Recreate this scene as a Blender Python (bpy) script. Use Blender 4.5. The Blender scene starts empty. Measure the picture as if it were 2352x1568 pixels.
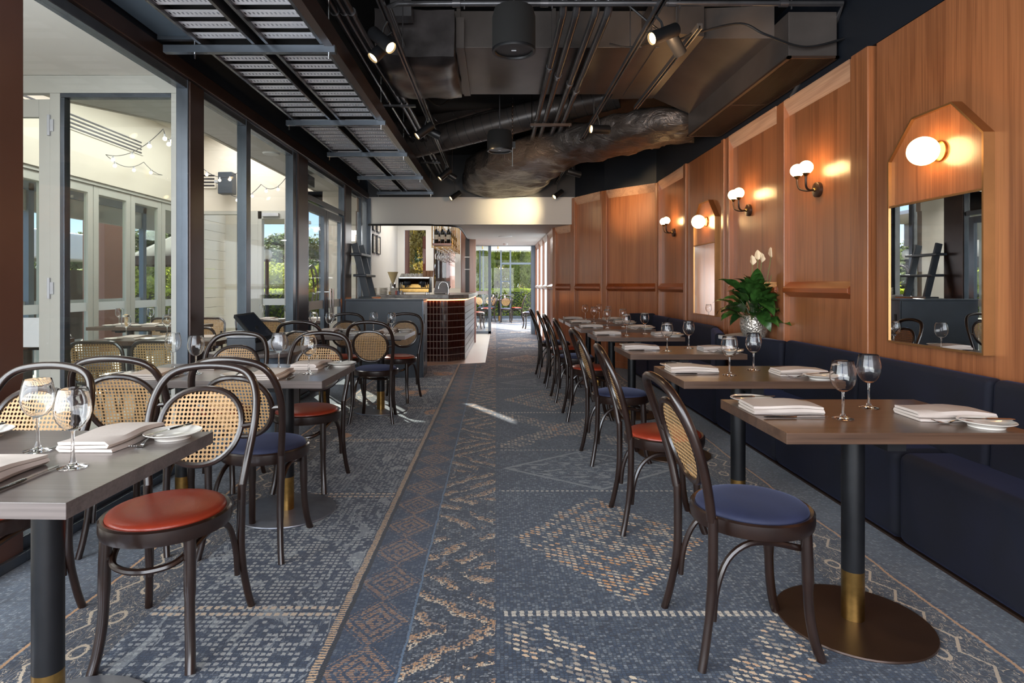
import bpy, bmesh, math, random
from mathutils import Vector, Matrix, noise as mnoise
R = random.Random(7)
PI = math.pi
SC = bpy.context.scene
COL = SC.collection
# ------------------------------------------------------------------ camera, world, light, exposure
cam = bpy.data.objects.new('camera', bpy.data.cameras.new('camera')); COL.objects.link(cam)
cam.location = (0, 0, 1.2); cam.rotation_euler = (PI/2, 0, 0)
cam.data.sensor_width = 36; cam.data.lens = 1400/2352*36
cam.data.shift_x = 36/2352; cam.data.shift_y = -129/2352
cam.data.clip_start = .05; cam.data.clip_end = 400
SC.camera = cam
SC.view_settings.view_transform = 'Standard'; SC.view_settings.look = 'None'
SC.view_settings.gamma = 1; SC.view_settings.use_curve_mapping = False
SC.view_settings.exposure = 1.0
SC.cycles.use_denoising = True
SC.cycles.max_bounces = 14; SC.cycles.transmission_bounces = 12; SC.cycles.transparent_max_bounces = 24
SC.cycles.diffuse_bounces = 4; SC.cycles.glossy_bounces = 5
SC.cycles.caustics_reflective = False
SC.cycles.sample_clamp_indirect = 6
W = bpy.data.worlds.new('world'); SC.world = W; W.use_nodes = True
nt = W.node_tree; nt.nodes.clear()
tc_ = nt.nodes.new('ShaderNodeTexCoord'); sp_ = nt.nodes.new('ShaderNodeSeparateXYZ'); cr_ = nt.nodes.new('ShaderNodeValToRGB')
nt.links.new(tc_.outputs['Generated'], sp_.inputs[0]); nt.links.new(sp_.outputs[2], cr_.inputs[0])
for e_, (p_, c_) in zip([cr_.color_ramp.elements[0], cr_.color_ramp.elements[1]]+[cr_.color_ramp.elements.new(.5) for _ in range(3)], ((0, (.60, .66, .70)), (1, (.12, .26, .62)), (.05, (.62, .74, .88)), (.12, (.34, .54, .90)), (.35, (.20, .38, .80)))):
    e_.position = p_; e_.color = c_+(1,)
bg = nt.nodes.new('ShaderNodeBackground'); bg.inputs[1].default_value = 1.05
wo = nt.nodes.new('ShaderNodeOutputWorld')
nt.links.new(cr_.outputs[0], bg.inputs[0]); nt.links.new(bg.outputs[0], wo.inputs[0])
def light(name, kind, loc, direction, energy, color, **kw):
    d = bpy.data.lights.new(name, kind); d.energy = energy; d.color = color
    for k, v in kw.items(): setattr(d, k, v)
    o = bpy.data.objects.new(name, d); COL.objects.link(o); o.location = loc
    o.rotation_euler = Vector(direction).to_track_quat('-Z', 'Y').to_euler()
    return o
light('sun', 'SUN', (-20, 8, 20), (.42, -.78, -.46), 6.0, (1, .95, .86), angle=.01)
# added fill lights behind the camera, standing in for front and side windows
light('front_fill_light', 'AREA', (.2, -2.6, 1.7), (0, 1, .12), 120, (1, .98, .96), shape='RECTANGLE', size=4.0, size_y=3.0)
light('side_window_fill', 'AREA', (-2.35, .2, 1.5), (1, .45, .05), 105, (.88, .94, 1), shape='RECTANGLE', size=3.6, size_y=2.0)
# fill lights added under the bar, corridor and far room ceilings
light('bar_fill_light', 'AREA', (-1.3, 11.4, 2.70), (0, 0, -1), 16, (1, .92, .80), shape='RECTANGLE', size=1.0, size_y=1.6)
light('corridor_fill_light', 'AREA', (.25, 13.2, 2.17), (0, 0, -1), 10, (1, .95, .88), shape='DISK', size=.35)
light('far_room_fill_light', 'AREA', (.9, 18.6, 2.73), (0, 0, -1), 260, (.96, .98, 1), shape='RECTANGLE', size=2.6, size_y=5.0)
light('far_side_fill_light', 'AREA', (2.7, 18.4, .9), (-.75, -1, .34), 60, (.95, .98, 1), shape='RECTANGLE', size=2.4, size_y=1.8)  # off-view fill added to brighten the corridor from the far room
light('terrace_skylight', 'AREA', (-3.65, 6.7, 3.44), (0, 0, -1), 66, (1, .99, .97), shape='RECTANGLE', size=.9, size_y=4.6)
light('terrace_front_fill', 'AREA', (-3.6, 1.4, 2.60), (0, 0, -1), 22, (1, .98, .94), shape='RECTANGLE', size=1.6, size_y=3.0)  # added area light under the plain low terrace ceiling
# ------------------------------------------------------------------ helpers
def S(r, g=None, b=None):
    if g is None: r, g, b = r
    f = lambda c: (c/255/12.92) if c/255 <= .04045 else ((c/255+.055)/1.055)**2.4
    return (f(r), f(g), f(b), 1)
def at(px, py, Y): return Vector(((px-1140)*Y/1400, Y, 1.2-(py-655)*Y/1400))
class E:
    def __init__(s, nt, k): s.nt = nt; s.k = k
    def _m(s, op, *a):
        n = s.nt.nodes.new('ShaderNodeMath'); n.operation = op
        for i, v in enumerate((s,)+a):
            if isinstance(v, E): s.nt.links.new(v.k, n.inputs[i])
            else: n.inputs[i].default_value = v
        return E(s.nt, n.outputs[0])
    def c(s, v):
        n = s.nt.nodes.new('ShaderNodeValue'); n.outputs[0].default_value = v; return E(s.nt, n.outputs[0])
    def __add__(s, o): return s._m('ADD', o)
    def __sub__(s, o): return s._m('SUBTRACT', o)
    def __rsub__(s, o): return s.c(o)._m('SUBTRACT', s)
    def __mul__(s, o): return s._m('MULTIPLY', o)
    def __truediv__(s, o): return s._m('DIVIDE', o)
    def __lt__(s, o): return s._m('LESS_THAN', o)
    def __gt__(s, o): return s._m('GREATER_THAN', o)
    def abs(s): return s._m('ABSOLUTE')
    def fl(s): return s._m('FLOOR')
    def fr(s): return s._m('FRACT')
    def sin(s): return s._m('SINE')
    def mx(s, o): return s._m('MAXIMUM', o)
    def mn(s, o): return s._m('MINIMUM', o)
    def pw(s, o): return s._m('POWER', o)
    def md(s, o): return s._m('FLOORED_MODULO', o)
    def between(s, a, b): return (s > a)*(s < b)
class G:
    """node material builder"""
    def __init__(g, name):
        m = bpy.data.materials.new(name); m.use_nodes = True; g.m = m; g.nt = m.node_tree
        g.b = next(n for n in g.nt.nodes if n.type == 'BSDF_PRINCIPLED'); g.out = next(n for n in g.nt.nodes if n.type == 'OUTPUT_MATERIAL')
        tc = g.nt.nodes.new('ShaderNodeTexCoord'); g.tc = tc; g.obj = E(g.nt, tc.outputs['Object'])
    def geo(g): return E(g.nt, g.nt.nodes.new('ShaderNodeNewGeometry').outputs['Position'])
    def rnd(g): return E(g.nt, g.nt.nodes.new('ShaderNodeObjectInfo').outputs['Random'])
    def sep(g, v):
        n = g.nt.nodes.new('ShaderNodeSeparateXYZ'); g.nt.links.new(v.k, n.inputs[0]); return [E(g.nt, o) for o in n.outputs]
    def comb(g, *a):
        n = g.nt.nodes.new('ShaderNodeCombineXYZ')
        for i, v in enumerate(a):
            if isinstance(v, E): g.nt.links.new(v.k, n.inputs[i])
            else: n.inputs[i].default_value = v
        return E(g.nt, n.outputs[0])
    def map(g, v, sc=(1, 1, 1), rot=(0, 0, 0)):
        n = g.nt.nodes.new('ShaderNodeMapping'); n.inputs['Scale'].default_value = sc; n.inputs['Rotation'].default_value = rot
        g.nt.links.new(v.k, n.inputs[0]); return E(g.nt, n.outputs[0])
    def noise(g, v, scale=5, detail=3, rough=.55, dist=0):
        n = g.nt.nodes.new('ShaderNodeTexNoise'); n.inputs['Scale'].default_value = scale; n.inputs['Detail'].default_value = detail
        n.inputs['Roughness'].default_value = rough; n.inputs['Distortion'].default_value = dist
        g.nt.links.new(v.k, n.inputs['Vector']); return E(g.nt, n.outputs['Fac'])
    def wn(g, v):
        n = g.nt.nodes.new('ShaderNodeTexWhiteNoise'); n.noise_dimensions = '3D'; g.nt.links.new(v.k, n.inputs['Vector']); return E(g.nt, n.outputs['Value'])
    def vor(g, v, scale, feat='F1', out='Distance'):
        n = g.nt.nodes.new('ShaderNodeTexVoronoi'); n.feature = feat; n.inputs['Scale'].default_value = scale
        g.nt.links.new(v.k, n.inputs['Vector']); return E(g.nt, n.outputs[out])
    def ramp(g, e, stops):
        n = g.nt.nodes.new('ShaderNodeValToRGB'); cr = n.color_ramp
        while len(cr.elements) < len(stops): cr.elements.new(.5)
        for el, (p, c) in zip(cr.elements, stops): el.position = p; el.color = c
        g.nt.links.new(e.k, n.inputs[0]); return E(g.nt, n.outputs[0])
    def mix(g, f, a, b):
        n = g.nt.nodes.new('ShaderNodeMix'); n.data_type = 'RGBA'
        for i, v in ((0, f), (6, a), (7, b)):
            if isinstance(v, E): g.nt.links.new(v.k, n.inputs[i])
            else: n.inputs[i].default_value = v
        return E(g.nt, n.outputs[2])
    def set(g, **kw):
        for k, v in kw.items():
            i = g.b.inputs[k.replace('_', ' ')]
            if isinstance(v, E): g.nt.links.new(v.k, i)
            else: i.default_value = v
        return g
    def bump(g, h, strength=.3, dist=.01):
        n = g.nt.nodes.new('ShaderNodeBump'); n.inputs['Strength'].default_value = strength; n.inputs['Distance'].default_value = dist
        g.nt.links.new(h.k, n.inputs['Height']); g.nt.links.new(n.outputs[0], g.b.inputs['Normal']); return g
def P(name, col, rough=.5, metal=0, var=.06, scale=12, bump=0, bs=60, **kw):
    """principled paint / metal / cloth with slight procedural variation"""
    g = G(name); c = S(*col)
    dk = tuple(max(0, x*(1-var*3)) for x in c[:3])+(1,)
    n = g.noise(g.obj, scale, 4)
    g.set(Base_Color=g.ramp(n, [(.3, dk), (.7, c)]), Roughness=rough, Metallic=metal)
    if bump: g.bump(g.noise(g.obj, bs, 3), bump, .004)
    for k, v in kw.items(): g.set(**{k: v})
    return g.m
def wood(name, c1, c2, rough=.32, sc=1.0, rot=(0, 0, 0), stretch=(9, 9, .55), coat=.25, bump=.08, world=False):
    g = G(name); v = g.map(g.geo() if world else g.obj, tuple(s*sc for s in stretch), rot)
    w = g.noise(v, 1.1, 3, .5, 1.2)
    ring = ((w*14).sin()*.5+.5)
    fine = g.noise(g.map(g.geo() if world else g.obj, tuple(s*sc*14 if s > 1 else s*sc*3 for s in stretch), rot), 1.0, 3, .6)
    big = g.noise(g.map(g.geo() if world else g.obj, tuple(s*sc*.35 for s in stretch), rot), 1.0, 2)
    f = ring*.14+fine*.50+big*.36
    g.set(Base_Color=g.ramp(f, [(.28, S(*c1)), (.66, S(*c2))]), Roughness=rough, Coat_Weight=coat, Coat_Roughness=.22)
    g.bump(fine*.7+ring*.3, bump, .003)
    return g.m
def emis(name, col, strength):
    g = G(name); g.set(Base_Color=S(*col), Emission_Color=S(*col), Emission_Strength=strength, Roughness=.3); return g.m
def glass_pane(name, tint=(.975, .98, .975), k=1.0):
    g = G(name); nt = g.nt; nt.nodes.remove(g.b)
    t = nt.nodes.new('ShaderNodeBsdfTransparent'); t.inputs[0].default_value = tint+(1,)
    gl = nt.nodes.new('ShaderNodeBsdfGlossy'); gl.inputs['Roughness'].default_value = .02
    ge = nt.nodes.new('ShaderNodeNewGeometry'); vm = nt.nodes.new('ShaderNodeVectorMath'); vm.operation = 'DOT_PRODUCT'
    nt.links.new(ge.outputs['Normal'], vm.inputs[0]); nt.links.new(ge.outputs['Incoming'], vm.inputs[1])
    f = (1.0-E(nt, vm.outputs['Value']).abs()).pw(5)*.42*k+.022*k
    m = nt.nodes.new('ShaderNodeMixShader'); nt.links.new(f.k, m.inputs[0]); nt.links.new(t.outputs[0], m.inputs[1]); nt.links.new(gl.outputs[0], m.inputs[2])
    nt.links.new(m.outputs[0], g.out.inputs[0]); return g.m
class MB:
    def __init__(s): s.v = []; s.f = []; s.sm = []
    def add(s, vs, fs, smooth=True):
        o = len(s.v); s.v += [Vector(p) for p in vs]; s.f += [tuple(i+o for i in f) for f in fs]; s.sm += [smooth]*len(fs); return s
    def box(s, a, b, M=None):
        x0, y0, z0 = [min(p, q) for p, q in zip(a, b)]; x1, y1, z1 = [max(p, q) for p, q in zip(a, b)]
        vs = [Vector(p) for p in ((x0,y0,z0),(x1,y0,z0),(x1,y1,z0),(x0,y1,z0),(x0,y0,z1),(x1,y0,z1),(x1,y1,z1),(x0,y1,z1))]
        if M: vs = [M@p for p in vs]
        return s.add(vs, [(0,3,2,1),(4,5,6,7),(0,1,5,4),(1,2,6,5),(2,3,7,6),(3,0,4,7)], False)
    def bar(s, p, q, w, h, up=(0, 0, 1)):
        p, q = Vector(p), Vector(q); d = (q-p).normalized(); u = Vector(up)
        if abs(d.dot(u)) > .98: u = Vector((1, 0, 0))
        x = d.cross(u).normalized()*w/2; z = x.normalized().cross(d).normalized()*h/2
        vs = [p-x-z, p+x-z, p+x+z, p-x+z, q-x-z, q+x-z, q+x+z, q-x+z]
        return s.add(vs, [(0,1,2,3),(7,6,5,4),(0,4,5,1),(1,5,6,2),(2,6,7,3),(3,7,4,0)], False)
    def tube(s, pts, r, n=10, closed=False, caps=True, sy=1.0, upv=None):
        pts = [Vector(p) for p in pts]; N = len(pts); rs = r if isinstance(r, (list, tuple)) else [r]*N
        T = []
        for i in range(N):
            a = pts[(i-1) % N] if closed or i > 0 else pts[0]; b = pts[(i+1) % N] if closed or i < N-1 else pts[-1]
            T.append((b-a).normalized() if (b-a).length > 1e-9 else Vector((0, 0, 1)))
        u = Vector(upv) if upv else (Vector((0, 0, 1)) if abs(T[0].z) < .9 else Vector((1, 0, 0)))
        vs = []
        for i in range(N):
            u = (u-T[i]*u.dot(T[i])).normalized() if (u-T[i]*u.dot(T[i])).length > 1e-6 else Vector((0, 1, 0)); w = T[i].cross(u)
            for k in range(n):
                a = 2*PI*k/n; vs.append(pts[i]+u*(math.cos(a)*rs[i])+w*(math.sin(a)*rs[i]*sy))
        fs = []
        for i in range(N if closed else N-1):
            j = (i+1) % N
            for k in range(n): fs.append((i*n+k, i*n+(k+1) % n, j*n+(k+1) % n, j*n+k))
        if caps and not closed: fs += [tuple(range(n-1, -1, -1)), tuple((N-1)*n+k for k in range(n))]
        return s.add(vs, fs)
    def lathe(s, prof, n=24, c=(0, 0, 0), M=None, closed=False):
        c = Vector(c); vs = []; fs = []; idx = []
        for r, z in prof:
            if r < 1e-6: vs.append(Vector((0, 0, z))); idx.append([len(vs)-1]*n)
            else:
                idx.append(list(range(len(vs), len(vs)+n)))
                for k in range(n): a = 2*PI*k/n; vs.append(Vector((r*math.cos(a), r*math.sin(a), z)))
        L = len(prof)
        for i in range(L if closed else L-1):
            j = (i+1) % L
            for k in range(n):
                q = [idx[i][k], idx[i][(k+1) % n], idx[j][(k+1) % n], idx[j][k]]
                q2 = []
                for t in q:
                    if t not in q2: q2.append(t)
                if len(q2) > 2: fs.append(tuple(q2))
        if M: vs = [M@p for p in vs]
        return s.add([p+c for p in vs], fs)
    def prism(s, poly, z0, z1, M=None):
        n = len(poly); vs = [Vector((x, y, z0)) for x, y in poly]+[Vector((x, y, z1)) for x, y in poly]
        if M: vs = [M@p for p in vs]
        return s.add(vs, [tuple(range(n-1, -1, -1)), tuple(range(n, 2*n))]+[(i, (i+1) % n, (i+1) % n+n, i+n) for i in range(n)], False)
    def hull(s, quad, n):
        q = [Vector(p) for p in quad]; n = Vector(n); m = len(q)
        return s.add(q+[p+n for p in q], [tuple(range(m-1, -1, -1)), tuple(range(m, 2*m))]+[(i, (i+1) % m, (i+1) % m+m, i+m) for i in range(m)], False)
    def sphere(s, c, r, n=14, sc=(1, 1, 1)):
        pr = [(r*math.sin(PI*i/n), -r*math.cos(PI*i/n)) for i in range(n+1)]
        pr[0] = (0, -r); pr[-1] = (0, r)
        return s.lathe(pr, n*2, c, Matrix.Diagonal((*sc, 1)))
    def build(s, name, mat, parent=None, world=False, bevel=0, seg=2, ang=35, flat=False):
        me = bpy.data.meshes.new(name)
        vs = s.v; org = Vector((0, 0, 0))
        if parent is None:
            xs = [p.x for p in vs]; ys = [p.y for p in vs]; zs = [p.z for p in vs]
            org = Vector(((min(xs)+max(xs))/2, (min(ys)+max(ys))/2, min(zs))); vs = [p-org for p in vs]
        elif world: o_ = WL(parent); vs = [p-o_ for p in vs]
        me.from_pydata(vs, [], s.f)
        me.polygons.foreach_set('use_smooth', [False if flat else q for q in s.sm])
        if bevel:
            bm = bmesh.new(); bm.from_mesh(me)
            es = [e for e in bm.edges if len(e.link_faces) == 2 and e.calc_face_angle(0) > math.radians(ang)]
            bmesh.ops.bevel(bm, geom=es, offset=bevel, segments=seg, profile=.5, affect='EDGES', clamp_overlap=True)
            for f in bm.faces: f.smooth = True
            bm.to_mesh(me)
            cn = []
            for v in bm.verts:
                q = Vector((0, 0, 0))
                for f in v.link_faces: q += f.normal*f.calc_area()**1.5
                cn.append(q.normalized() if q.length > 0 else Vector((0, 0, 1)))
            bm.free()
        me.update(); me.validate()
        if bevel: me.normals_split_custom_set_from_vertices([tuple(q) for q in cn])
        elif not flat:
            try: me.set_sharp_from_angle(angle=math.radians(40))
            except Exception: pass
        if mat: me.materials.append(mat)
        o = bpy.data.objects.new(name, me); COL.objects.link(o)
        if parent is not None: o.parent = parent
        else: o.location = org
        return o
def WL(o):
    v = Vector(o.location)
    while o.parent: o = o.parent; v += Vector(o.location)
    return v
def tag(o, label, cat, group=None, kind=None):
    if label: o['label'] = label
    if cat: o['category'] = cat
    if group: o['group'] = group
    if kind: o['kind'] = kind
    return o
def thing(name, label, cat, loc=(0, 0, 0), rz=0, group=None, kind=None):
    o = bpy.data.objects.new(name, None); COL.objects.link(o); o.empty_display_size = .1
    o.location = loc; o.rotation_euler = (0, 0, rz); return tag(o, label, cat, group, kind)
def struct(o): o['kind'] = 'structure'; return o
KIDS = {}
def dup(root, loc, rz=0, label=None, group=None, cat=None):
    r = root.copy(); COL.objects.link(r); r.location = loc; r.rotation_euler = (0, 0, rz)
    if label: r['label'] = label
    if group: r['group'] = group
    if root not in KIDS: KIDS[root] = [(c, list(c.children)) for c in root.children]
    for c, gs in KIDS[root]:
        d = c.copy(); COL.objects.link(d); d.parent = r
        for g in gs: e = g.copy(); COL.objects.link(e); e.parent = d
    return r
def spline(pts, n=8, closed=False):
    """Catmull-Rom"""
    P_ = [Vector(p) for p in pts]; out = []; N = len(P_)
    for i in range(N if closed else N-1):
        if closed: a, b, c, d = P_[(i-1) % N], P_[i], P_[(i+1) % N], P_[(i+2) % N]
        else: a, b, c, d = P_[max(i-1, 0)], P_[i], P_[i+1], P_[min(i+2, N-1)]
        for k in range(n):
            t = k/n; out.append(.5*((2*b)+(c-a)*t+(2*a-5*b+4*c-d)*t*t+(3*b-a-3*c+d)*t**3))
    if not closed: out.append(P_[-1])
    return out
def rrect(x0, y0, x1, y1, r, n=6):
    o = []
    for cx, cy, a0 in ((x1-r, y1-r, 0), (x0+r, y1-r, 90), (x0+r, y0+r, 180), (x1-r, y0+r, 270)):
        for k in range(n+1): a = math.radians(a0+90*k/n); o.append((cx+r*math.cos(a), cy+r*math.sin(a)))
    return o
# ------------------------------------------------------------------ materials
def carpet():
    g = G('patterned_carpet'); p = g.geo(); x, y, z = g.sep(p)
    jit = g.noise(p, 9, 2); fz = g.noise(p, 110, 1); x = x+(jit-.5)*.014+(fz-.5)*.010; y = y+(jit-.5)*.014+(fz-.5)*.010
    navy, blue, slate, lite, cream, orange = S(18,30,50), S(42,64,92), S(74,88,106), S(146,154,162), S(232,214,186), S(222,156,88)
    def cells(sx, sy): return (x/sx).fl(), (y/sy).fl(), (x/sx).fr(), (y/sy).fr()
    cx, cy, fx, fy = cells(.013, .0115)
    w = g.wn(g.comb(cx, cy, 0)); big = g.noise(p, 2.2, 4, .6)
    weave = ((fx-.5).abs() < .36)*((fy-.5).abs() < .34)
    base = g.ramp(w*.60+big*.40, [(.14, navy), (.40, blue), (.62, slate), (.90, lite)])
    base = g.mix((weave*-1+1)*.7, base, S(20,29,46))
    # bold stitches
    yk = y+x*.42; ix = (x/.027).fl(); iy = (yk/.026).fl(); hx = (x/.027).fr(); hy = (yk/.026).fr()
    dot = (((hx-.5)*(hx-.5)*1.1)+((hy-.5)*(hy-.5)*2.6)) < .20; r = g.wn(g.comb(ix, iy, 3)); qx = ix*.027; qy = iy*.026-qx*.42
    stc = g.ramp(r+(g.noise(p, 3, 1)-.5), [(.2, orange), (.6, cream), (.9, S(150,140,130))])
    t = (qy-2.23).md(3.52); tf = (y-2.23).md(3.52)
    inR = x.between(.02, 1.34)
    dO = ((qx-.52).abs()/.47)+((t-.64).abs()/.60)
    ringO = ((dO*4.2).fr() > .38).mx((((qx*17).sin()*(qy*11).sin()) > .3))*(dO < 1)*(r > .16)
    dW = ((x-.62).abs()/.58)+((tf-1.77).abs()/.43)
    whiteN = g.noise(g.map(p, (14, 30, 1)), 1, 3)
    mW = (dW < 1)*((whiteN > .55).mx(dW > .93))
    dS = (((qx-.55).abs()/.5)-((t-2.86).abs()/.55)).abs()
    mS = (dS < .27)*(r > .35)*((t-2.86).abs() < .6)*((qx-.55).abs() < .55)
    mS = mS.mx(((((qx-.55).abs()/.2)+((t-2.86).abs()/.25)) < 1)*(r > .3))
    ln = ((tf-.01).abs() < .009).mx((tf-1.33).abs() < .008).mx((tf-2.21).abs() < .008).mx((tf-3.51).abs() < .009)
    dash = ((x/.029).fr() < .55)*ln*inR
    col = g.mix((ringO.mx(mS))*dot*inR, base, stc)
    col = g.mix(mW*inR*.75, col, S(150,155,158))
    col = g.mix(dash, col, S(205,196,182))
    # chevron strip
    inB = x.between(-.30, -.005); sx, sy2, kx, ky = cells(.0085, .0075); r2 = g.wn(g.comb(sx, sy2, 7))
    zt = (((y/.86).fr()-.5).abs()*.56-.14); che = ((y*.55+(x+.15+zt)*1.1*((((y/.43).fl().md(2))*2)-1)+g.noise(p, 9, 3)*.16)/.20).fr()
    che2 = g.noise(g.map(p, (20, 9, 1)), 1, 3)
    mB = ((che < .42)*(r2 > .40)*(g.noise(p, 6, 2) > .44)).mx((che.between(.5, .75))*(r2 > .78)).mx((che2 > .62)*(r2 > .35))*inB
    col = g.mix(inB*.35, col, S(24,27,36))
    tex = ((kx-.5).abs() < .38)*((ky-.5).abs() < .38)*.6+.4
    col = g.mix(mB*tex*.95, col, g.ramp(che+(r2-.5)*.5, [(.10, S(232,216,190)), (.35, S(206,152,98)), (.7, S(132,138,144))]))
    # lozenge strip
    inA = x.between(-.545, -.31); v = (((y/.29).fr()-.5).abs()*2)+((x+.43).abs()/.115)
    vr = (v*3).fr() > .35
    hz = (y/.011).fr() > .38
    col = g.mix(inA*.45, col, S(36,58,86))
    col = g.mix(inA*(v < 1.15)*vr*hz*(r2 > .25)*.8*(g.noise(p, 5, 2)+.25), col, S(196,146,98))
    # left field
    inL = x.between(-1.27, -.585); jx, jy, lx, ly = cells(.022, .027)
    r3 = g.wn(g.comb(jx, jy, 11)); bl = g.noise(g.map(p, (1.5, 1.1, 1)), 1.2, 3)
    d3 = ((lx-.5).abs() < .34)*((ly-.5).abs() < .28)*(r3 > .34)
    col = g.mix(inL*.4, col, S(30,48,74))
    col = g.mix(inL*d3*.8, col, g.mix(bl, S(104,124,148), S(214,208,194)))
    fld = g.noise(g.map(p, (5, 2.2, 1)), 1, 4, .6, 2.5)
    col = g.mix(inL*(fld > .57)*.5*(g.noise(p, 90, 1)+.3), col, S(182,188,190))
    mot = g.vor(g.map(p, (1, .8, 1)), 1.7)
    mo2 = g.noise(g.map(p, (26, 60, 1), (0, 0, .6)), 1, 2)
    col = g.mix(inL*(mot < .25)*(g.noise(p, 14, 2) > .46)*(mo2*.5+.5), col, S(206,150,100))
    l2 = ((y-2.215).md(1.24)); ll = (l2 < .020).mx(l2.between(.045, .065))*((x/.03).fr() < .66)*inL
    col = g.mix(ll, col, S(208,186,160))
    # squiggle borders
    for x0, s in ((-1.27, -1), (1.35, 1)):
        u = (x-x0)*s; ins = u.between(.0, .27)
        zig = (((y/.16).fr()-.5).abs()*.10)
        zz = ((u-.17-zig).abs() < .006)
        ox = (u-.10)/.030; oy = ((y/.21).fr()-.5)*.21/.045; rr = ox*ox+oy*oy
        ov = rr.between(.45, 1.0)
        col = g.mix(ins*.5, col, S(28,34,46))
        sq = g.noise(g.map(p, (30, 14, 1)), 1, 1, .5, 2)
        col = g.mix(ins*(zz.mx(ov)).mx((sq-.5).abs() < .012)*.85, col, S(205,186,160))
        col = g.mix(((u-.285-(y*7).sin()*.006).abs() < .006)*.9, col, S(196,150,104))
        col = g.mix((u > .31)*.30, col, S(104,112,122))
    col = g.mix(((x+.565).abs() < .013)*((y/.014).fr() < .62), col, S(206,172,134))
    col = g.mix((x+.542).abs() < .008, col, S(20,26,38)); col = g.mix((x+.303).abs() < .004, col, S(92,116,142))
    h = weave*.5+dot*.5+g.noise(p, 160, 2)*.6
    g.set(Base_Color=col, Roughness=.93, Specular_IOR_Level=.15, Sheen_Weight=.25, Sheen_Roughness=.5).bump(h, .55, .006)
    return g.m
M = {}
M['carpet'] = carpet()
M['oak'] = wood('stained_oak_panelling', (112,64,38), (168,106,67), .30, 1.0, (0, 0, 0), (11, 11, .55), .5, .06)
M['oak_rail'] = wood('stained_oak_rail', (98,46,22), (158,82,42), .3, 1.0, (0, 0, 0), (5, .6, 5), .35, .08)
M['oak_pale'] = wood('oak_lit_moulding', (150,106,80), (204,160,128), .35, 1.0, (0, 0, 0), (8, .6, 8), .3, .25)  # window light caught by the moulding put into a paler oak
M['table_top'] = wood('dark_walnut_tabletop', (54,38,29), (98,73,57), .30, 1.0, (0, 0, 0), (.7, 9, 9), .35, .05)
M['table_top_left'] = wood('walnut_tabletop_window_sheen', (78,70,67), (118,108,104), .30, 1.0, (0, 0, 0), (.7, 9, 9), .55, .05)  # dark walnut made greyer, the window sheen put into its colour
M['bentwood'] = P('dark_bentwood', (40,25,19), .30, 0, .12, 14, Coat_Weight=.5, Coat_Roughness=.15)
M['cane'] = P('woven_cane', (184,146,100), .6, 0, .08, 60)
M['leather'] = P('terracotta_leather', (160,58,36), .32, 0, .07, 8, .12, 220)
M['blue_seat'] = P('blue_velvet_seat', (40,46,76), .75, 0, .12, 6, Sheen_Weight=.6, Sheen_Roughness=.35, Sheen_Tint=S(120,130,165))
M['velvet'] = P('navy_velvet', (10,14,34), .85, 0, .18, 5, .15, 18, Sheen_Weight=.35, Sheen_Roughness=.35, Sheen_Tint=S(60,72,120))
M['black_metal'] = P('black_powder_coat', (30,31,34), .38, .3, .08, 20)
M['base_metal'] = P('charcoal_table_base', (140,142,150), .34, .6, .06, 20)
M['bronze_base'] = P('bronze_table_base', (66,48,38), .38, .4, .06, 14)
M['brass'] = P('brushed_brass', (186,146,84), .3, 1, .10, 40)
M['brass_frame'] = P('satin_brass_frame', (186,138,90), .40, .9, .05, 8)
M['steel'] = P('polished_steel', (200,200,200), .12, 1, .03, 20)
M['frame_grey'] = P('dark_grey_window_frame', (92,100,110), .26, .55, .10, 3)
M['glow_panel'] = emis('glowing_corridor_panel', (214,224,232), .95)  # emissive panels added to brighten the corridor
M['tile_side'] = P('burgundy_tile_in_daylight', (70,44,44), .3, 0, .2, 30, .1, 60, Coat_Weight=.15)  # greyer copy of the tile, daylight put into its colour
M['post_brown'] = P('post_oak_reflection', (96,68,60), .34, .1, .06, 3)  # grey post, its reflection of the oak put in as brown
M['frame_dark'] = P('slate_painted_frame', (74,86,98), .4, 0, .05, 3)
M['frame_brown'] = P('brown_frame_oak_reflection', (70,54,49), .28, .35, .10, 3)  # brown metal; on the frames it paints in the reflected oak
M['frame_pale'] = P('pale_grey_window_frame', (172,172,166), .45, 0, .02, 4)
M['frame_blue'] = P('blue_grey_frame', (104,120,136), .4, .2, .04, 4)
M['cream'] = P('cream_painted_wall', (208,201,188), .7, 0, .02, 2)
M['soffit'] = P('pale_painted_plaster', (214,212,206), .75, 0, .02, 2)
M['white'] = P('white_paint', (228,228,226), .5, 0, .01, 3)
M['bulk'] = P('off_white_bulkhead_paint', (190,191,190), .62, 0, .01, 2)
M['black_paint'] = P('matt_black_ceiling_paint', (17,18,21), .6, 0, .2, 4)
M['navy_paint'] = P('dark_navy_wall_paint', (22,27,36), .5, 0, .10, 2)
M['pipe'] = P('black_painted_pipe', (96,96,100), .24, .6, .15, 5)
M['duct'] = P('dark_painted_duct', (86,80,78), .34, .35, .12, 3, .05, 6)
M['tray'] = P('steel_ceiling_tray', (226,228,238), .34, .1, .06, 10)
M['tray_dark'] = P('dark_tray_steel', (34,32,40), .4, .3, .06, 10)  # even dark steel tone for slots, heater and cable
M['speaker'] = P('black_speaker_cloth', (9,9,10), .9, 0, .1, 80)
M['lens'] = emis('warm_lamp_lens', (255,214,150), 7)
M['globe'] = emis('opal_lamp_globe', (255,206,140), 11)
M['bulb'] = emis('festoon_bulb', (255,238,205), 2.2)
M['linen'] = P('white_linen', (204,192,183), .85, 0, .02, 9, .25, 30)
M['china'] = P('white_china', (224,219,210), .16, 0, .01, 5, Coat_Weight=.4)
M['cabinet'] = P('slate_grey_laminate', (56,64,74), .42, 0, .06, 5)
M['stone'] = P('veined_stone_counter', (186,178,170), .3, 0, .25, 9)
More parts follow.
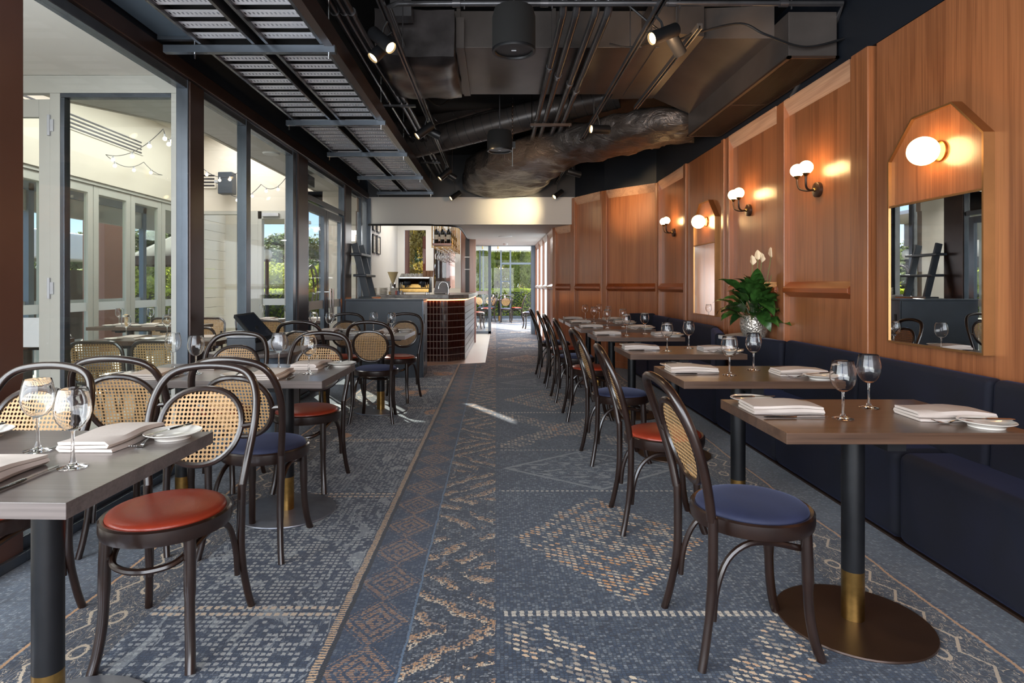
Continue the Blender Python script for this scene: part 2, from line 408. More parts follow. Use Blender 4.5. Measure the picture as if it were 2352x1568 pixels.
M['tile'] = P('burgundy_glazed_tile', (66,24,20), .10, 0, .25, 30, .1, 60, Coat_Weight=.8)
M['grout'] = P('pale_grout', (176,160,148), .8)
M['floor_tile'] = P('pale_floor_tile', (198,190,180), .35, 0, .03, 2)
M['terracotta'] = P('rendered_brown_wall', (150,102,86), .75, 0, .03, 2)
M['bottle'] = P('dark_bottle_glass', (12,14,12), .08, 0, .1, 20, Coat_Weight=.6)
M['label'] = P('bottle_paper_label', (214,206,190), .7)
M['foilcap'] = P('bottle_capsule', (196,178,150), .3, .6)
M['screen'] = P('dark_touch_screen', (40,44,52), .12, 0, .1, 2, Coat_Weight=.5)
M['light_grey'] = P('pale_grey_plastic', (176,178,184), .4)
M['leaf'] = P('glossy_green_leaf', (66,112,48), .3, 0, .35, 12)
M['leaf_dark'] = P('dark_green_leaf', (42,82,38), .32, 0, .3, 12)
M['petal'] = P('cream_flower_spathe', (238,222,192), .5)
M['stalk'] = P('pale_green_stalk', (128,150,92), .5)
M['moss'] = P('dried_moss', (156,116,78), .9, 0, .3, 60)
M['umbrella'] = P('brown_canvas', (72,58,50), .85, 0, .05, 5)
M['bark'] = P('tree_bark', (92,76,60), .9, 0, .25, 9)
M['paving'] = P('outdoor_paving', (170,164,154), .8, 0, .08, 2)
M['grass'] = P('garden_lawn', (112,118,84), .9, 0, .15, 3)
M['brown_ext'] = P('dark_timber_post', (58,46,38), .5)
M['wicker'] = P('resin_wicker', (150,128,104), .7, 0, .15, 60)
M['board'] = P('painted_weatherboard', (216,206,190), .6, 0, .02, 2)
M['felt'] = P('dark_foil_wrap', (74,70,72), .32, .4, .25, 4, .5, 9)
def foil():
    g = G('black_painted_foil'); v = g.obj
    n = g.noise(g.map(v, (1.0, 2.2, 2.2)), 3.0, 5, .62, 1.6)
    g.set(Base_Color=S(82,76,74), Roughness=.28, Metallic=.45).bump(n, .9, .05); return g.m
M['foil'] = foil()
def potm():
    g = G('hammered_silver_pot'); v = g.vor(g.obj, 70)
    g.set(Base_Color=g.ramp(v, [(0, S(110,98,84)), (.6, S(214,206,196))]), Roughness=.28, Metallic=.7).bump(v, .8, .006); return g.m
M['pot'] = potm()
def mirror():
    g = G('mirror_glass'); g.set(Base_Color=(.86, .87, .87, 1), Metallic=1, Roughness=.005); return g.m
M['mirror'] = mirror()
def wglass():
    g = G('clear_drinking_glass'); g.set(Base_Color=(1, 1, 1, 1), Roughness=0, IOR=1.38, Transmission_Weight=1); return g.m
M['glass'] = wglass()
M['pane'] = glass_pane('window_glass')
M['pane_dim'] = glass_pane('second_window_glass', (.93, .96, .94))
def band():
    g = G('frosted_film'); g.set(Base_Color=S(206,210,212), Roughness=.6, Alpha=.8); return g.m
M['band'] = band()
def foliage(name, c1, c2):
    g = G(name); r = g.noise(g.obj, 1.6, 3); q = g.noise(g.obj, 14, 2)
    g.set(Base_Color=g.ramp(r*.6+q*.4, [(.34, S(*c1)), (.64, S(*c2))]), Roughness=.6, Subsurface_Weight=.0)
    # leaves let some light through
    nt = g.nt; tr = nt.nodes.new('ShaderNodeBsdfTranslucent'); tr.inputs[0].default_value = S(*c2)
    m = nt.nodes.new('ShaderNodeMixShader'); m.inputs[0].default_value = .55
    nt.links.new(g.b.outputs[0], m.inputs[1]); nt.links.new(tr.outputs[0], m.inputs[2]); nt.links.new(m.outputs[0], g.out.inputs[0]); return g.m
M['tree_a'] = foliage('grey_green_foliage', (48,62,36), (120,134,88))
M['tree_b'] = foliage('yellow_green_foliage', (88,108,34), (190,198,84))
M['tree_c'] = foliage('olive_foliage', (70,68,30), (170,148,68))
M['hedge'] = foliage('bright_hedge_leaves', (80,110,26), (190,204,70))
# ------------------------------------------------------------------ shell
XL, XR, ZT = -2.07, 2.25, 2.6
def sbox(name, a, b, mat, **kw): return struct(MB().box(a, b).build(name, mat, **kw))
sbox('floor', (-2.12, -3.2, -.1), (2.4, 24, 0), M['carpet'])
sbox('ceiling', (-2.3, -3.2, 3.3), (2.4, 10, 3.4), M['black_paint'])
# dark upper walls above the joinery line
sbox('wall_left_upper', (-2.16, -3.2, 2.67), (-2.08, 10, 3.3), M['navy_paint'])
sbox('wall_right_upper', (2.20, -3.2, 2.602), (2.30, 8.52, 3.3), M['navy_paint'])
sbox('wall_right', (2.255, -3.2, 0), (2.36, 8.6, 2.6), M['navy_paint'])
o = MB().box((-2.07, 9.82, 2.62), (1.7, 9.98, 3.3)).build('wall_back_upper', M['navy_paint']); struct(o)
sbox('wall_back_bulkhead', (-2.07, 9.82, 2.18), (1.26, 10.0, 2.62), M['bulk'])
# lit corridor ceiling and the higher ceiling over the bar
o = MB().prism([(-.80, 10.0), (-.66, 10.12), (-.61, 10.5), (-.61, 11.2), (-.61, 13.3), (-.5, 15.1), (1.3, 15.1), (1.3, 10.0)], 2.18, 2.26).build('ceiling_corridor', M['soffit']); struct(o)
sbox('ceiling_bar', (-2.2, 10.0, 2.72), (-.4, 13.1, 2.80), M['soffit'])
sbox('wall_bar_left', (-2.17, 9.92, 0), (-2.07, 12.8, 2.72), M['soffit'])
r_ = MB().tube(spline([(-2.06, 9.80, 2.172), (-1.26, 9.805, 2.172), (-.95, 9.85, 2.172), (-.75, 9.96, 2.172), (-.64, 10.18, 2.172), (-.61, 10.6, 2.172), (-.606, 11.8, 2.172), (-.605, 13.0, 2.172)], 6), .016, 8).build('black_ceiling_track', M['black_metal'])
tag(r_, 'thin black curved track along the ceiling edge over the bar', 'track')
# ---- right wall : oak panelling
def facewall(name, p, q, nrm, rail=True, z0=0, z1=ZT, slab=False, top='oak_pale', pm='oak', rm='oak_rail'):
    """one framed oak bay between floor points p and q, nrm = direction into the room"""
    p, q, n = Vector((*p, 0)), Vector((*q, 0)), Vector((*nrm, 0)).normalized()
    d = (q-p); L = d.length; d.normalize(); up = Vector((0, 0, 1))
    root = thing(name, None, None, p, kind='structure')
    def blk(nm, u0, u1, za, zb, t0, t1, mat, bev=0):
        c = [d*u0+n*t0, d*u1+n*t0, d*u1+n*t1, d*u0+n*t1]
        vs = [v+up*za for v in c]+[v+up*zb for v in c]
        m = MB().add(vs, [(0,3,2,1),(4,5,6,7),(0,1,5,4),(1,2,6,5),(2,3,7,6),(3,0,4,7)], False)
        return m.build(nm, mat, root, bevel=bev)
    if slab:
        blk('panel', .02, L-.005, z0, z1-.004, -.02, .035, M['oak'], .003)
        return root
    blk('panel', .0, L, z0, z1-.03, -.02, .0, M[pm])
    sw = .085
    blk('pilaster', 0, sw, z0, z1, -.02, .045, M['oak'], .006)
    blk('pilaster', L-sw*.55, L, z0, z1, -.02, .040, M['oak'], .006)
    # sloped top moulding
    c0, c1 = d*sw, d*(L-sw*.55)
    def wedge(nm, zb, zm, zt, t, mat):
        prof = [(0, zb), (t, zm), (t, zm+.03), (0, zt)]
        vs = [c0+(d*.0)+n*a+up*z for a, z in prof]+[c1+n*a+up*z for a, z in prof]
        return MB().add(vs, [(3,2,1,0),(4,5,6,7),(0,1,5,4),(1,2,6,5),(2,3,7,6),(0,3,7,4)], False).build(nm, mat, root, bevel=.002)
    vs = []
    prof = [(0, z1-.115), (.045, z1-.025), (.045, z1), (0, z1)]
    vs = [c0+n*a+up*z for a, z in prof]+[c1+n*a+up*z for a, z in prof]
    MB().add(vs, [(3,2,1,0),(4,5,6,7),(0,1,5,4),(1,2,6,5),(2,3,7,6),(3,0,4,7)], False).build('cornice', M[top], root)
    if rail: wedge('dado_rail', 1.115, 1.150, 1.225, .055, M[rm])
    blk('skirting', sw, L-sw*.55, z0, z0+.09, -.02, .012, M['oak'])
    return root
def bay(n, Y0, Y1, **kw): return facewall('wall_right_bay_%d' % n, (2.23, Y1), (2.23, Y0), (-1, 0), **kw)
bay(1, -1.2, 1.2, slab=True); bay(2, 1.2, 3.54, slab=True)
bay(3, 3.73, 4.72); bay(4, 4.72, 5.82); bay(5, 5.88, 7.0, slab=True); bay(6, 7.08, 8.30)
# pilasters beside the mirror slabs
for i, (a, b) in enumerate(((3.56, 3.73), (7.0, 7.08), (5.82, 5.885))):
    sbox('trim_%d' % (i+1), (2.168, a, 0), (2.24, b, ZT), M['oak'], bevel=.006)
facewall('wall_back_bay_1', (1.60, 9.07), (2.235, 8.34), (-.75, -.65))
facewall('wall_back_bay_2', (1.25, 9.82), (1.60, 9.07), (-.9, -.42))
facewall('wall_back_bay_3', (1.0, 10.4), (1.25, 9.82), (-.92, -.4), z1=2.18)
for i in range(4): facewall('wall_corridor_bay_%d' % (i+1), (1.0, 11.55+1.15*i), (1.0, 10.4+1.15*i), (-1, 0), z1=2.18, pm='glow_panel' if i else 'oak', rm='white' if i else 'oak_rail', top='white' if i else 'oak_pale')  # glare put in: panels glow, dado and cornice turned white
sbox('wall_right_far', (2.25, 8.3, 0), (2.4, 9.9, 3.3), M['navy_paint'])
# dark upper wall following the angled bays
o = MB().hull([(2.27, 8.3, 2.602), (1.61, 9.07, 2.602), (1.61, 9.07, 3.3), (2.27, 8.3, 3.3)], (.05, .05, 0)).build('wall_back_angled_upper', M['navy_paint']); struct(o)
o = MB().hull([(1.61, 9.07, 2.602), (1.26, 9.84, 2.602), (1.26, 9.84, 3.3), (1.61, 9.07, 3.3)], (.05, .03, 0)).build('wall_back_angled_upper_inner', M['navy_paint']); struct(o)
# ---- left wall : glazing
def glz(n, Y0, Y1, door=False, w=.08):
    root = thing('window_%d' % n, None, None, (XL, Y0, 0), kind='structure')
    B = lambda nm, a, b, mt, bev=.004: MB().box(a, b).build(nm, mt, root, world=True, bevel=bev)
    B('mullion', (XL-.08, Y1-w, 0), (XL, Y1, 2.58), M['frame_grey'])
    if w > .15: B('mullion_reflection', (XL-.005, Y1-w+.012, .02), (XL+.012, Y1+.004, 2.57), M['post_brown'] if n == 1 else M['frame_brown'])  # thin skin on the mullion carrying the oak's reflection as brown
    B('sill_rail', (XL-.07, Y0, .0), (XL+.0, Y1-w, .10), M['frame_grey'])
    B('sill_step', (XL-.02, Y0, .0), (XL+.03, Y1, .045), M['frame_grey'])
    B('head_rail', (XL-.075, Y0, 2.52), (XL-.005, Y1-w, 2.58), M['frame_grey'])
    if not door: B('pane', (XL-.045, Y0, .10), (XL-.037, Y1-w, 2.52), M['pane'], 0)
    return root
glz(1, -1.5, 2.65, w=.22); glz(2, 2.65, 4.29, w=.20); glz(3, 4.29, 5.14, w=.09); glz(4, 5.14, 6.30, w=.09)
glz(5, 8.26, 8.66, w=.36); glz(6, 8.66, 9.42, w=.08); glz(7, 9.42, 9.84, w=.10)
rt = glz(8, 6.30, 6.66, w=.33)
hd = struct(MB().box((XL-.10, -3.0, 2.58), (XL+.02, 9.84, 2.68)).build('trim_window_head', M['frame_brown'], bevel=.006))
# door bay with transom light
dr = thing('door_1', None, None, (XL, 6.66, 0), kind='structure')
B = lambda nm, a, b, mt, bev=.003, par=None: MB().box(a, b).build(nm, mt, par or dr, world=True, bevel=bev)
B('transom_bar', (XL-.075, 6.66, 2.14), (XL+.01, 8.26, 2.20), M['frame_grey']); B('head_rail', (XL-.075, 6.66, 2.52), (XL-.005, 8.26, 2.58), M['frame_grey'])
B('transom_pane', (XL-.045, 6.66, 2.20), (XL-.037, 8.26, 2.52), M['pane'], 0)
for a, b, nm in ((6.68, 7.46, 'door_leaf'), (7.48, 8.24, 'door_leaf')):
    m = MB()
    for q in (((a, 0), (a+.09, 2.12)), ((b-.09, 0), (b, 2.12)), ((a+.09, 0), (b-.09, .14)), ((a+.09, 2.02), (b-.09, 2.12))):
        m.box((XL-.06, q[0][0], q[0][1]+.01), (XL-.012, q[1][0], q[1][1]))
    lf = m.build(nm, M['frame_grey'], dr, world=True, bevel=.003)
    B('door_pane', (XL-.040, a+.09, .15), (XL-.032, b-.09, 2.02), M['pane'], 0, lf)
    h = MB().tube([(XL+.05, (b-.05 if a < 7 else a+.05), .78), (XL+.05, (b-.05 if a < 7 else a+.05), 1.16)], .014, 8)
    for zz in (.82, 1.12): h.tube([(XL-.012, (b-.05 if a < 7 else a+.05), zz), (XL+.05, (b-.05 if a < 7 else a+.05), zz)], .009, 6)
    h.build('door_handle', M['steel'], lf, world=True)
    B('glazing_band', (XL-.031, a+.09, .92), (XL-.029, b-.09, 1.02), M['band'], 0, lf)
sbox('trim_10', (XL-.05, 9.80, 0), (XL+.05, 9.86, 2.6), M['frame_grey'])
# ------------------------------------------------------------------ chairs
def cane_mesh(name, w, h, pitch, zc, yf, hole=.30, mat=None, parent=None, sup=2.0):
    """woven cane sheet: strands with real eight-sided holes, clipped to an oval; yf(x,z) = y"""
    m = MB(); nx = int(w/2/pitch)+1; nz = int(h/2/pitch)+1
    for i in range(-nx, nx+1):
        for j in range(-nz, nz+1):
            x, z = i*pitch, j*pitch
            if abs(x/(w/2))**sup+abs(z/(h/2))**sup > 1.0: continue
            p = pitch/2; hr = pitch*hole
            outer = [(p, -p), (p, 0), (p, p), (0, p), (-p, p), (-p, 0), (-p, -p), (0, -p)]
            inner = [(hr*math.cos(math.radians(-45+45*k)), hr*math.sin(math.radians(-45+45*k))) for k in range(8)]
            pts = [(x+a, z+b) for a, b in outer]+[(x+a, z+b) for a, b in inner]
            m.add([(a, yf(a, b+zc), b+zc) for a, b in pts], [(k, (k+1) % 8, 8+(k+1) % 8, 8+k) for k in range(8)], False)
    return m.build(name, mat, parent, flat=True)
def make_chair(cush):
    t = thing('bentwood_chair', 'dark bentwood chair', 'chair')
    zs = .452
    ring = [(0, .395), (.170, .395), (.196, .402), (.200, .420), (.199, .446), (.193, .452), (.182, .449), (.178, .440), (0, .440)]
    MB().lathe(ring, 40).build('seat_frame', M['bentwood'], t)
    MB().lathe([(0, .44), (.180, .443), (.1815, .450), (.179, .457), (.172, .463), (.155, .4685), (.13, .473), (.10, .4765), (.06, .479), (.03, .4798), (0, .480)], 36).build('seat_cushion', cush, t)
    # local frame: chair faces -Y, back at +Y
    lean = lambda z: .196+max(0, z-.42)*.10+max(0, z-.42)**2*.42
    hw = [(.150, .0), (.160, .20), (.166, .40), (.170, .46), (.182, .55), (.193, .64), (.197, .71), (.190, .78), (.166, .838), (.125, .870), (.065, .884), (0, .888)]
    side = [Vector((x, lean(z), z)) for x, z in hw if z >= .44]
    hoop = spline(side+[Vector((-p.x, p.y, p.z)) for p in reversed(side[:-1])], 4)
    MB().tube(hoop, .0150, 10, caps=True).build('back_hoop', M['bentwood'], t)
    for s in (-1, 1):
        pts = spline([(.170*s, .197, .47), (.168*s, .196, .36), (.166*s, .200, .22), (.178*s, .222, .08), (.190*s, .240, 0)], 5)
        MB().tube(pts, [.0155]*12+[.0135]*(len(pts)-12), 10).build('leg', M['bentwood'], t)
        pts = spline([(.130*s, -.122, .405), (.132*s, -.126, .30), (.134*s, -.130, .16), (.142*s, -.144, .06), (.150*s, -.163, 0)], 5)
        MB().tube(pts, [.0185]*8+[.016]*(len(pts)-8), 10).build('leg', M['bentwood'], t)
    br = [(.156, .190, .14), (.154, .178, .24), (.148, .140, .33), (.142, .07, .376), (.132, -.02, .372), (.116, -.100, .350), (.09, -.152, .335), (.045, -.176, .328), (0, -.182, .326)]
    br = spline(br+[(-x, y, z) for x, y, z in reversed(br[:-1])], 4)
    MB().tube(br, .0105, 8).build('stretcher_hoop', M['bentwood'], t)
    # inner oval with cane
    w, h, zc = .300, .268, .672
    yf = lambda x, z: lean(z)-.012+.0-(abs(x)/.15)**2*-.006
    ov = []
    for k in range(40):
        a = 2*PI*k/40; ca, sa = math.cos(a), math.sin(a)
        x = w/2*math.copysign(abs(ca)**.88, ca)*(1.0+.06*sa); z = zc+h/2*sa
        ov.append((x, yf(x, z), z))
    MB().tube(ov, .0115, 8, closed=True).build('back_oval', M['bentwood'], t)
    cane_mesh('cane_panel', w-.004, h-.004, .0148, zc, yf, .345, M['cane'], t)
    for s in (-1, 1):
        MB().tube([(s*.150, yf(.15, zc), zc), (s*.192, lean(zc), zc+.005)], .011, 8).build('spacer', M['bentwood'], t)
    return t
red0 = make_chair(M['leather']); blue0 = make_chair(M['blue_seat']); used = {}
def chair(kind, x, y, rz, label, group):
    p = red0 if kind == 'r' else blue0
    if kind not in used:
        used[kind] = 1; p.location = (x, y, 0); p.rotation_euler = (0, 0, rz); tag(p, label, 'chair', group); return p
    return dup(p, (x, y, 0), rz, label, group)
ORD = ['nearest', 'second', 'third', 'fourth', 'fifth', 'sixth', 'seventh']
RT = [2.18, 3.20, 4.34, 5.66, 6.62, 7.48, 8.22]     # banquette-side table centres
for i, (yy, xx, k) in enumerate(((2.09, .872, 'b'), (3.10, .852, 'r'), (4.24, .862, 'b'), (5.54, .862, 'r'), (6.42, .835, 'b'), (7.26, .82, 'r'), (8.04, .775, 'b'))):
    chair(k, xx, yy, PI/2+(.03, -.04, .05, 0, .04, -.03, .02)[i],
          'bentwood chair with round %s seat at the %s small table beside the banquette' % ('terracotta' if k == 'r' else 'blue', ORD[i] if i else 'nearest'), 'chairs along the banquette tables')
LC = [('r', -1.10, 2.04, .03, 'bentwood chair with red leather seat, nearest on the window side and fully in view'),
      ('r', -1.74, 2.04, -.02, 'bentwood chair with red seat cut off by the left edge of the photo'),
      ('b', -1.655, 2.92, PI+.05, 'bentwood chair seen from behind at the middle window table, window end'),
      ('b', -1.09, 2.88, PI-.10, 'bentwood chair with blue seat seen from behind at the middle table, aisle end'),
      ('r', -1.137, 3.66, .0, 'bentwood chair with red seat on the far side of the middle table, aisle end'),
      ('r', -1.67, 3.66, .03, 'bentwood chair before the till screen, far side of the middle table'),
      ('b', -1.69, 5.50, PI+.02, 'bentwood chair at the window end of the third window table, back to the camera'),
      ('b', -1.085, 5.50, PI, 'bentwood chair with blue seat and whole cane back facing the camera'),
      ('r', -1.03, 6.36, -.12, 'bentwood chair with red seat in front of the slate cabinet, aisle end'),
      ('r', -1.62, 6.36, .04, 'bentwood chair with red seat in front of the slate cabinet, window end')]
for k, x, y, rz, lb in LC: chair(k, x, y, rz, lb, 'chairs around the window tables')
# ------------------------------------------------------------------ tables
def pedestal(t, x, basemat):
    MB().lathe([(0, 0), (.250, 0), (.254, .004), (.252, .009), (.06, .014), (0, .014)], 48, (x, 0, 0)).build('base_plate', basemat, t)
    po = MB().lathe([(.0372, .18), (.0372, .695), (0, .695)], 24, (x, 0, 0)).build('pole', M['black_metal'], t)
    MB().lathe([(.0375, .012), (.0375, .185)], 24, (x, 0, 0)).build('brass_collar', M['brass'], po)
    MB().box((x-.03, -.24, .672), (x+.03, .24, .702)).box((x-.20, -.03, .672), (x-.03, .03, .702)).box((x+.03, -.03, .672), (x+.20, .03, .702)).build('support_bracket', M['black_metal'], t)
def table(name, x0, x1, yc, hw, poles, mat, base, label, group):
    xc = (x0+x1)/2; t = thing(name, label, 'table', (xc, yc, 0), 0, group)
    MB().box((x0-xc, -hw, .704), (x1-xc, hw, .74)).build('table_top', mat, t, bevel=.0012)
    for p in poles: pedestal(t, p-xc, base)
    return t
rt0 = None
for i, yc in enumerate(RT):
    lb = 'small dark wood table beside the banquette, %s' % ('nearest the camera' if i == 0 else ORD[i]+' from the camera')
    if i == 0: rt0 = table('bistro_table', .905, 1.685, yc, .28, [1.275], M['table_top'], M['bronze_base'], lb, 'tables along the banquette')
    else: dup(rt0, (1.295-.012*(i == 0)-(.006*i), yc, 0), 0, lb)
LT = [1.62, 3.25, 5.86]
lt0 = None
for i, yc in enumerate(LT):
    lb = 'long dark table by the windows, %s' % ['nearest the camera', 'second from the camera', 'third, in front of the slate cabinet'][i]
    if i == 0: lt0 = table('dining_table', -2.0, -.90, yc, .315, [-1.185, -1.745], M['table_top_left'], M['base_metal'], lb, 'tables along the windows'); lt0.rotation_euler.z = -.03
    else: dup(lt0, (-1.45+(.07, .075)[i-1], yc, 0), -.02, lb)
# ------------------------------------------------------------------ table settings
def glass0(sc=1.0, n=28):
    t = thing('wine_glass', 'glass', 'glass')
    out = [(.004, .092), (.012, .0945), (.026, .104), (.0365, .120), (.0415, .138), (.0410, .158), (.0370, .180), (.0330, .199)]
    th = .0010; inn = [(r-th, z) for r, z in reversed(out[1:])]+[(0, .0970)]
    prof = [(0, .0925)]+out+[(.0325, .1995)]+inn
    MB().lathe(prof, n).build('bowl', M['glass'], t)
    MB().lathe([(0, .0935), (.0045, .0925), (.0038, .080), (.0036, .055), (.0046, .03), (.006, .018), (.010, .0085), (.0, .0080)][::-1], 16).build('stem', M['glass'], t)
    MB().lathe([(0, 0), (.033, 0), (.0345, .0015), (.033, .003), (.016, .006), (.0095, .009), (0, .0095)], n).build('foot', M['glass'], t)
    return t
def napkin0(seed):
    rr = random.Random(seed); n = 9; L = .245; Wd = .150; m = MB()
    # folded ribbon: cross-section path (across the width) of three folds, run along the length
    path = [(0, .004), (.05, .0045), (.11, .004), (.146, .005), (.150, .0095), (.146, .014), (.10, .0135), (.04, .0145), (.012, .015), (.007, .0195), (.012, .0245), (.06, .0245), (.11, .024), (.143, .023)]
    th = .0040
    top = [(x, z+th/2+(.0 if 0 else 0)) for x, z in path]; P2 = [Vector((x, z)) for x, z in path]; nr = []
    for i in range(len(P2)):
        d = (P2[min(i+1, len(P2)-1)]-P2[max(i-1, 0)]).normalized(); nr.append(Vector((-d.y, d.x)))
    prof = [p+q*th for p, q in zip(P2, nr)]+[p-q*th for p, q in reversed(list(zip(P2, nr)))]
    K = len(prof); vs = []
    tw = rr.uniform(-.03, .05); ph = rr.uniform(0, 6)
    for j in range(n+1):
        u = j/n; y = (u-.5)*L
        for p in prof:
            lift = (math.sin(u*5.5+ph)*.5+.5)*.007*(p.y/.025)
            x = p.x-Wd/2+tw*(u-.5)*(p.y/.03)*.6+.004*math.sin(u*8+ph)
            vs.append((x, y*(1-.03*p.y/.02), max(0.0005, p.y+lift)))
    fs = [(j*K+k, j*K+(k+1) % K, (j+1)*K+(k+1) % K, (j+1)*K+k) for j in range(n) for k in range(K)]
    h = K//2
    for b, fl in ((0, 0), (n*K, 1)):
        for k in range(h-1):
            q = (b+k, b+k+1, b+K-2-k, b+K-1-k); fs.append(q if fl else q[::-1])
    m.add(vs, fs); o = m.build('folded_napkin', M['linen'], thingless); o.parent = None; return o
thingless = bpy.data.objects.new('tmp', None)
def knife0(L=.225, name='table_knife'):
    t = thing(name, 'k', 'knife')
    pts = [(-L/2, .0035), (-L/2+.01, .006), (-.01, .0065), (0.0, .005)]
    MB().tube([(0, y, .005) for y, _ in pts], [r for _, r in pts], 10, sy=.62, upv=(1, 0, 0)).build('handle', M['steel'], t)
    b = [(-.004, 0), (-.0085, .03), (-.009, L/2-.03), (-.004, L/2), (.003, L/2-.01), (.004, 0)]
    MB().prism([(x, y) for x, y in b][::-1], .0045, .0062).build('blade', M['steel'], t)
    return t
def fork0():
    t = thing('table_fork', 'f', 'fork'); L = .2
    c = spline([(0, -.1, .004), (0, -.05, .006), (0, 0, .012), (0, .03, .010), (0, .05, .004)], 4)
    MB().tube(c, [.0055-.0025*math.sin(PI*i/len(c)) for i in range(len(c))], 8, sy=.45, upv=(1, 0, 0)).build('handle', M['steel'], t)
    MB().prism([(-.004, .045), (.004, .045), (.0115, .062), (.0115, .070), (-.0115, .070), (-.0115, .062)], .0022, .0042).build('head', M['steel'], t)
    for x in (-.0098, -.0033, .0033, .0098):
        MB().tube([(x, .069, .0032), (x, .085, .006), (x, .102, .0125)], [.0015, .0014, .0008], 6).build('tine', M['steel'], t)
    return t
def plate0():
    o = MB().lathe([(0, .003), (.045, .003), (.047, 0), (.050, .0), (.051, .005), (.062, .012), (.079, .0185), (.0805, .020), (.079, .0215), (.060, .015), (.050, .0095), (0, .009)], 40).build('side_plate', M['china'], thingless)
    o.parent = None; return o
protos = {}
def place(kind, mk, x, y, z, rz, label, group, cat, rxz=None):
    if kind not in protos:
        o = mk(); protos[kind] = o; o.location = (x, y, z); o.rotation_euler = (0, 0, rz)
    else: o = dup(protos[kind], (x, y, z), rz)
    if rxz is not None: o.rotation_euler = rxz
    tag(o, label, cat, group); return o
def setting(ox, oy, ang, where, gr, dx=0, z=.7405, glass=(.29, -.085), flat=False):
    """ox,oy = middle of the diner's table edge; ang = direction faced; u forward, v to the diner's left"""
    u = Vector((math.cos(ang), math.sin(ang))); v = Vector((-math.sin(ang), math.cos(ang)))
    def pt(a, b): q = Vector((ox, oy))+u*(a+R.uniform(-.006, .006))+v*(b+R.uniform(-.006, .006)); return q.x, q.y
    j = R.uniform(-.06, .06); s = R.randrange(3)
    place('nap%d' % s, lambda: napkin0(s), *pt(.135, .055), z, ang-PI/2+j+(PI if s == 1 else 0)*0, 'white folded napkin '+where, 'napkins '+gr, 'napkin')
    place('knife', knife0, *pt(.13, -.065), z, ang-PI/2+R.uniform(-.05, .05), 'table knife beside the napkin '+where, 'knives '+gr, 'knife')
    place('fork', fork0, *pt(.14, .160), z, ang-PI/2+R.uniform(-.1, .1), 'table fork with its tines raised '+where, 'forks '+gr, 'fork')
    place('plate', plate0, *pt(.095, .205), z, 0, 'small white side plate '+where, 'side plates '+gr, 'plate')
    place('bknife', lambda: knife0(.17, 'butter_knife'), *pt(.10, .200), z+.0215, ang-PI/2+R.uniform(-.5, .5), 'butter knife across the side plate '+where, 'butter knives '+gr, 'knife')
    place('glass', glass0, *pt(*glass), z, R.uniform(0, 6), 'wine glass '+where, 'wine glasses '+gr, 'wine glass')
for i, yc in enumerate(RT):
    nm = 'on the '+['nearest', 'second', 'third', 'fourth', 'fifth', 'sixth', 'farthest'][i]+' banquette table'
    setting(.905, yc, 0, nm+', chair side', 'on the banquette tables', glass=(.285, -.08))
    setting(1.69, yc, PI, nm+', bench side', 'on the banquette tables', glass=(.29, -.105))
for i, yc in enumerate(LT):
    nm = 'on the '+['front', 'middle', 'back'][i]+' window table'
    for (x, e) in ((-1.18, 'aisle end'), (-1.76, 'window end')):
        x += (0, .09, .07)[i]
        setting(x, yc+.315, -PI/2, '%s, far side, %s' % (nm, e), 'on the window tables', glass=(.24, -.09))
        setting(x+.01, yc-.315, PI/2, '%s, near side, %s' % (nm, e), 'on the window tables', glass=(.235, -.10))
# ------------------------------------------------------------------ banquette
def cushion(name, pts, z0, z1, parent, bev=.035, tilt=0):
    """rounded upholstered block on a plan polygon"""
    m = MB(); n = len(pts)
    vs = [Vector((x, y, z0)) for x, y in pts]+[Vector((x+tilt, y, z1)) for x, y in pts]
    m.add(vs, [tuple(range(n-1, -1, -1)), tuple(range(n, 2*n))]+[(i, (i+1) % n, (i+1) % n+n, i+n) for i in range(n)], False)
    return m.build(name, M['velvet'], parent, world=True, bevel=bev, seg=4, ang=25)
ban = thing('banquette', 'long navy velvet banquette along the oak wall, nearer length before the plant', 'bench', (2.0, 3.2, 0))
ban2 = thing('banquette', 'navy velvet banquette beyond the potted plant, ending at the back tables', 'bench', (2.0, 6.8, 0))
def run(root, seat_ys, back_ys):
    for a, b in zip(seat_ys, seat_ys[1:]): cushion('seat_cushion', [(1.86, a+.004), (2.17, a+.004), (2.17, b-.004), (1.86, b-.004)], .010, .43, root, .045)
    for a, b in zip(back_ys, back_ys[1:]): cushion('back_cushion', [(2.085, a+.004), (2.160, a+.004), (2.160, b-.004), (2.085, b-.004)], .40, .80, root, .03, .022)
run(ban, [-.4, 1.58, 2.84, 4.09, 5.19], [-.3, 1.45, 2.60, 3.55, 4.46])
run(ban2, [5.20, 6.5, 7.5, 8.24], [5.95, 6.75, 7.5, 8.24])
cushion('back_cushion', [(2.09, 4.468), (1.88, 4.96), (1.96, 5.0), (2.17, 4.50)], .40, .79, ban, .03)
cushion('back_cushion', [(1.88, 5.24), (2.09, 5.942), (2.17, 5.92), (1.96, 5.2)], .40, .79, ban2, .03)
cushion('end_cushion', [(1.80, 8.25), (2.16, 8.25), (2.16, 8.34), (1.80, 8.34)], .06, .82, ban2, .03)
MB().box((1.875, -.4, 0), (2.17, 5.19, .010)).build('plinth', M['bronze_base'], ban, world=True)
MB().box((1.875, 5.21, 0), (2.16, 8.3, .010)).build('plinth', M['bronze_base'], ban2, world=True)
pb = MB().prism([(1.90, 4.98), (1.90, 5.22), (2.2, 5.5), (2.2, 4.70)], .745, .775).build('planter_shelf', M['white'], bevel=.004)
tag(pb, 'pale boxed ledge between the two banquettes, under the plant pot', 'ledge')
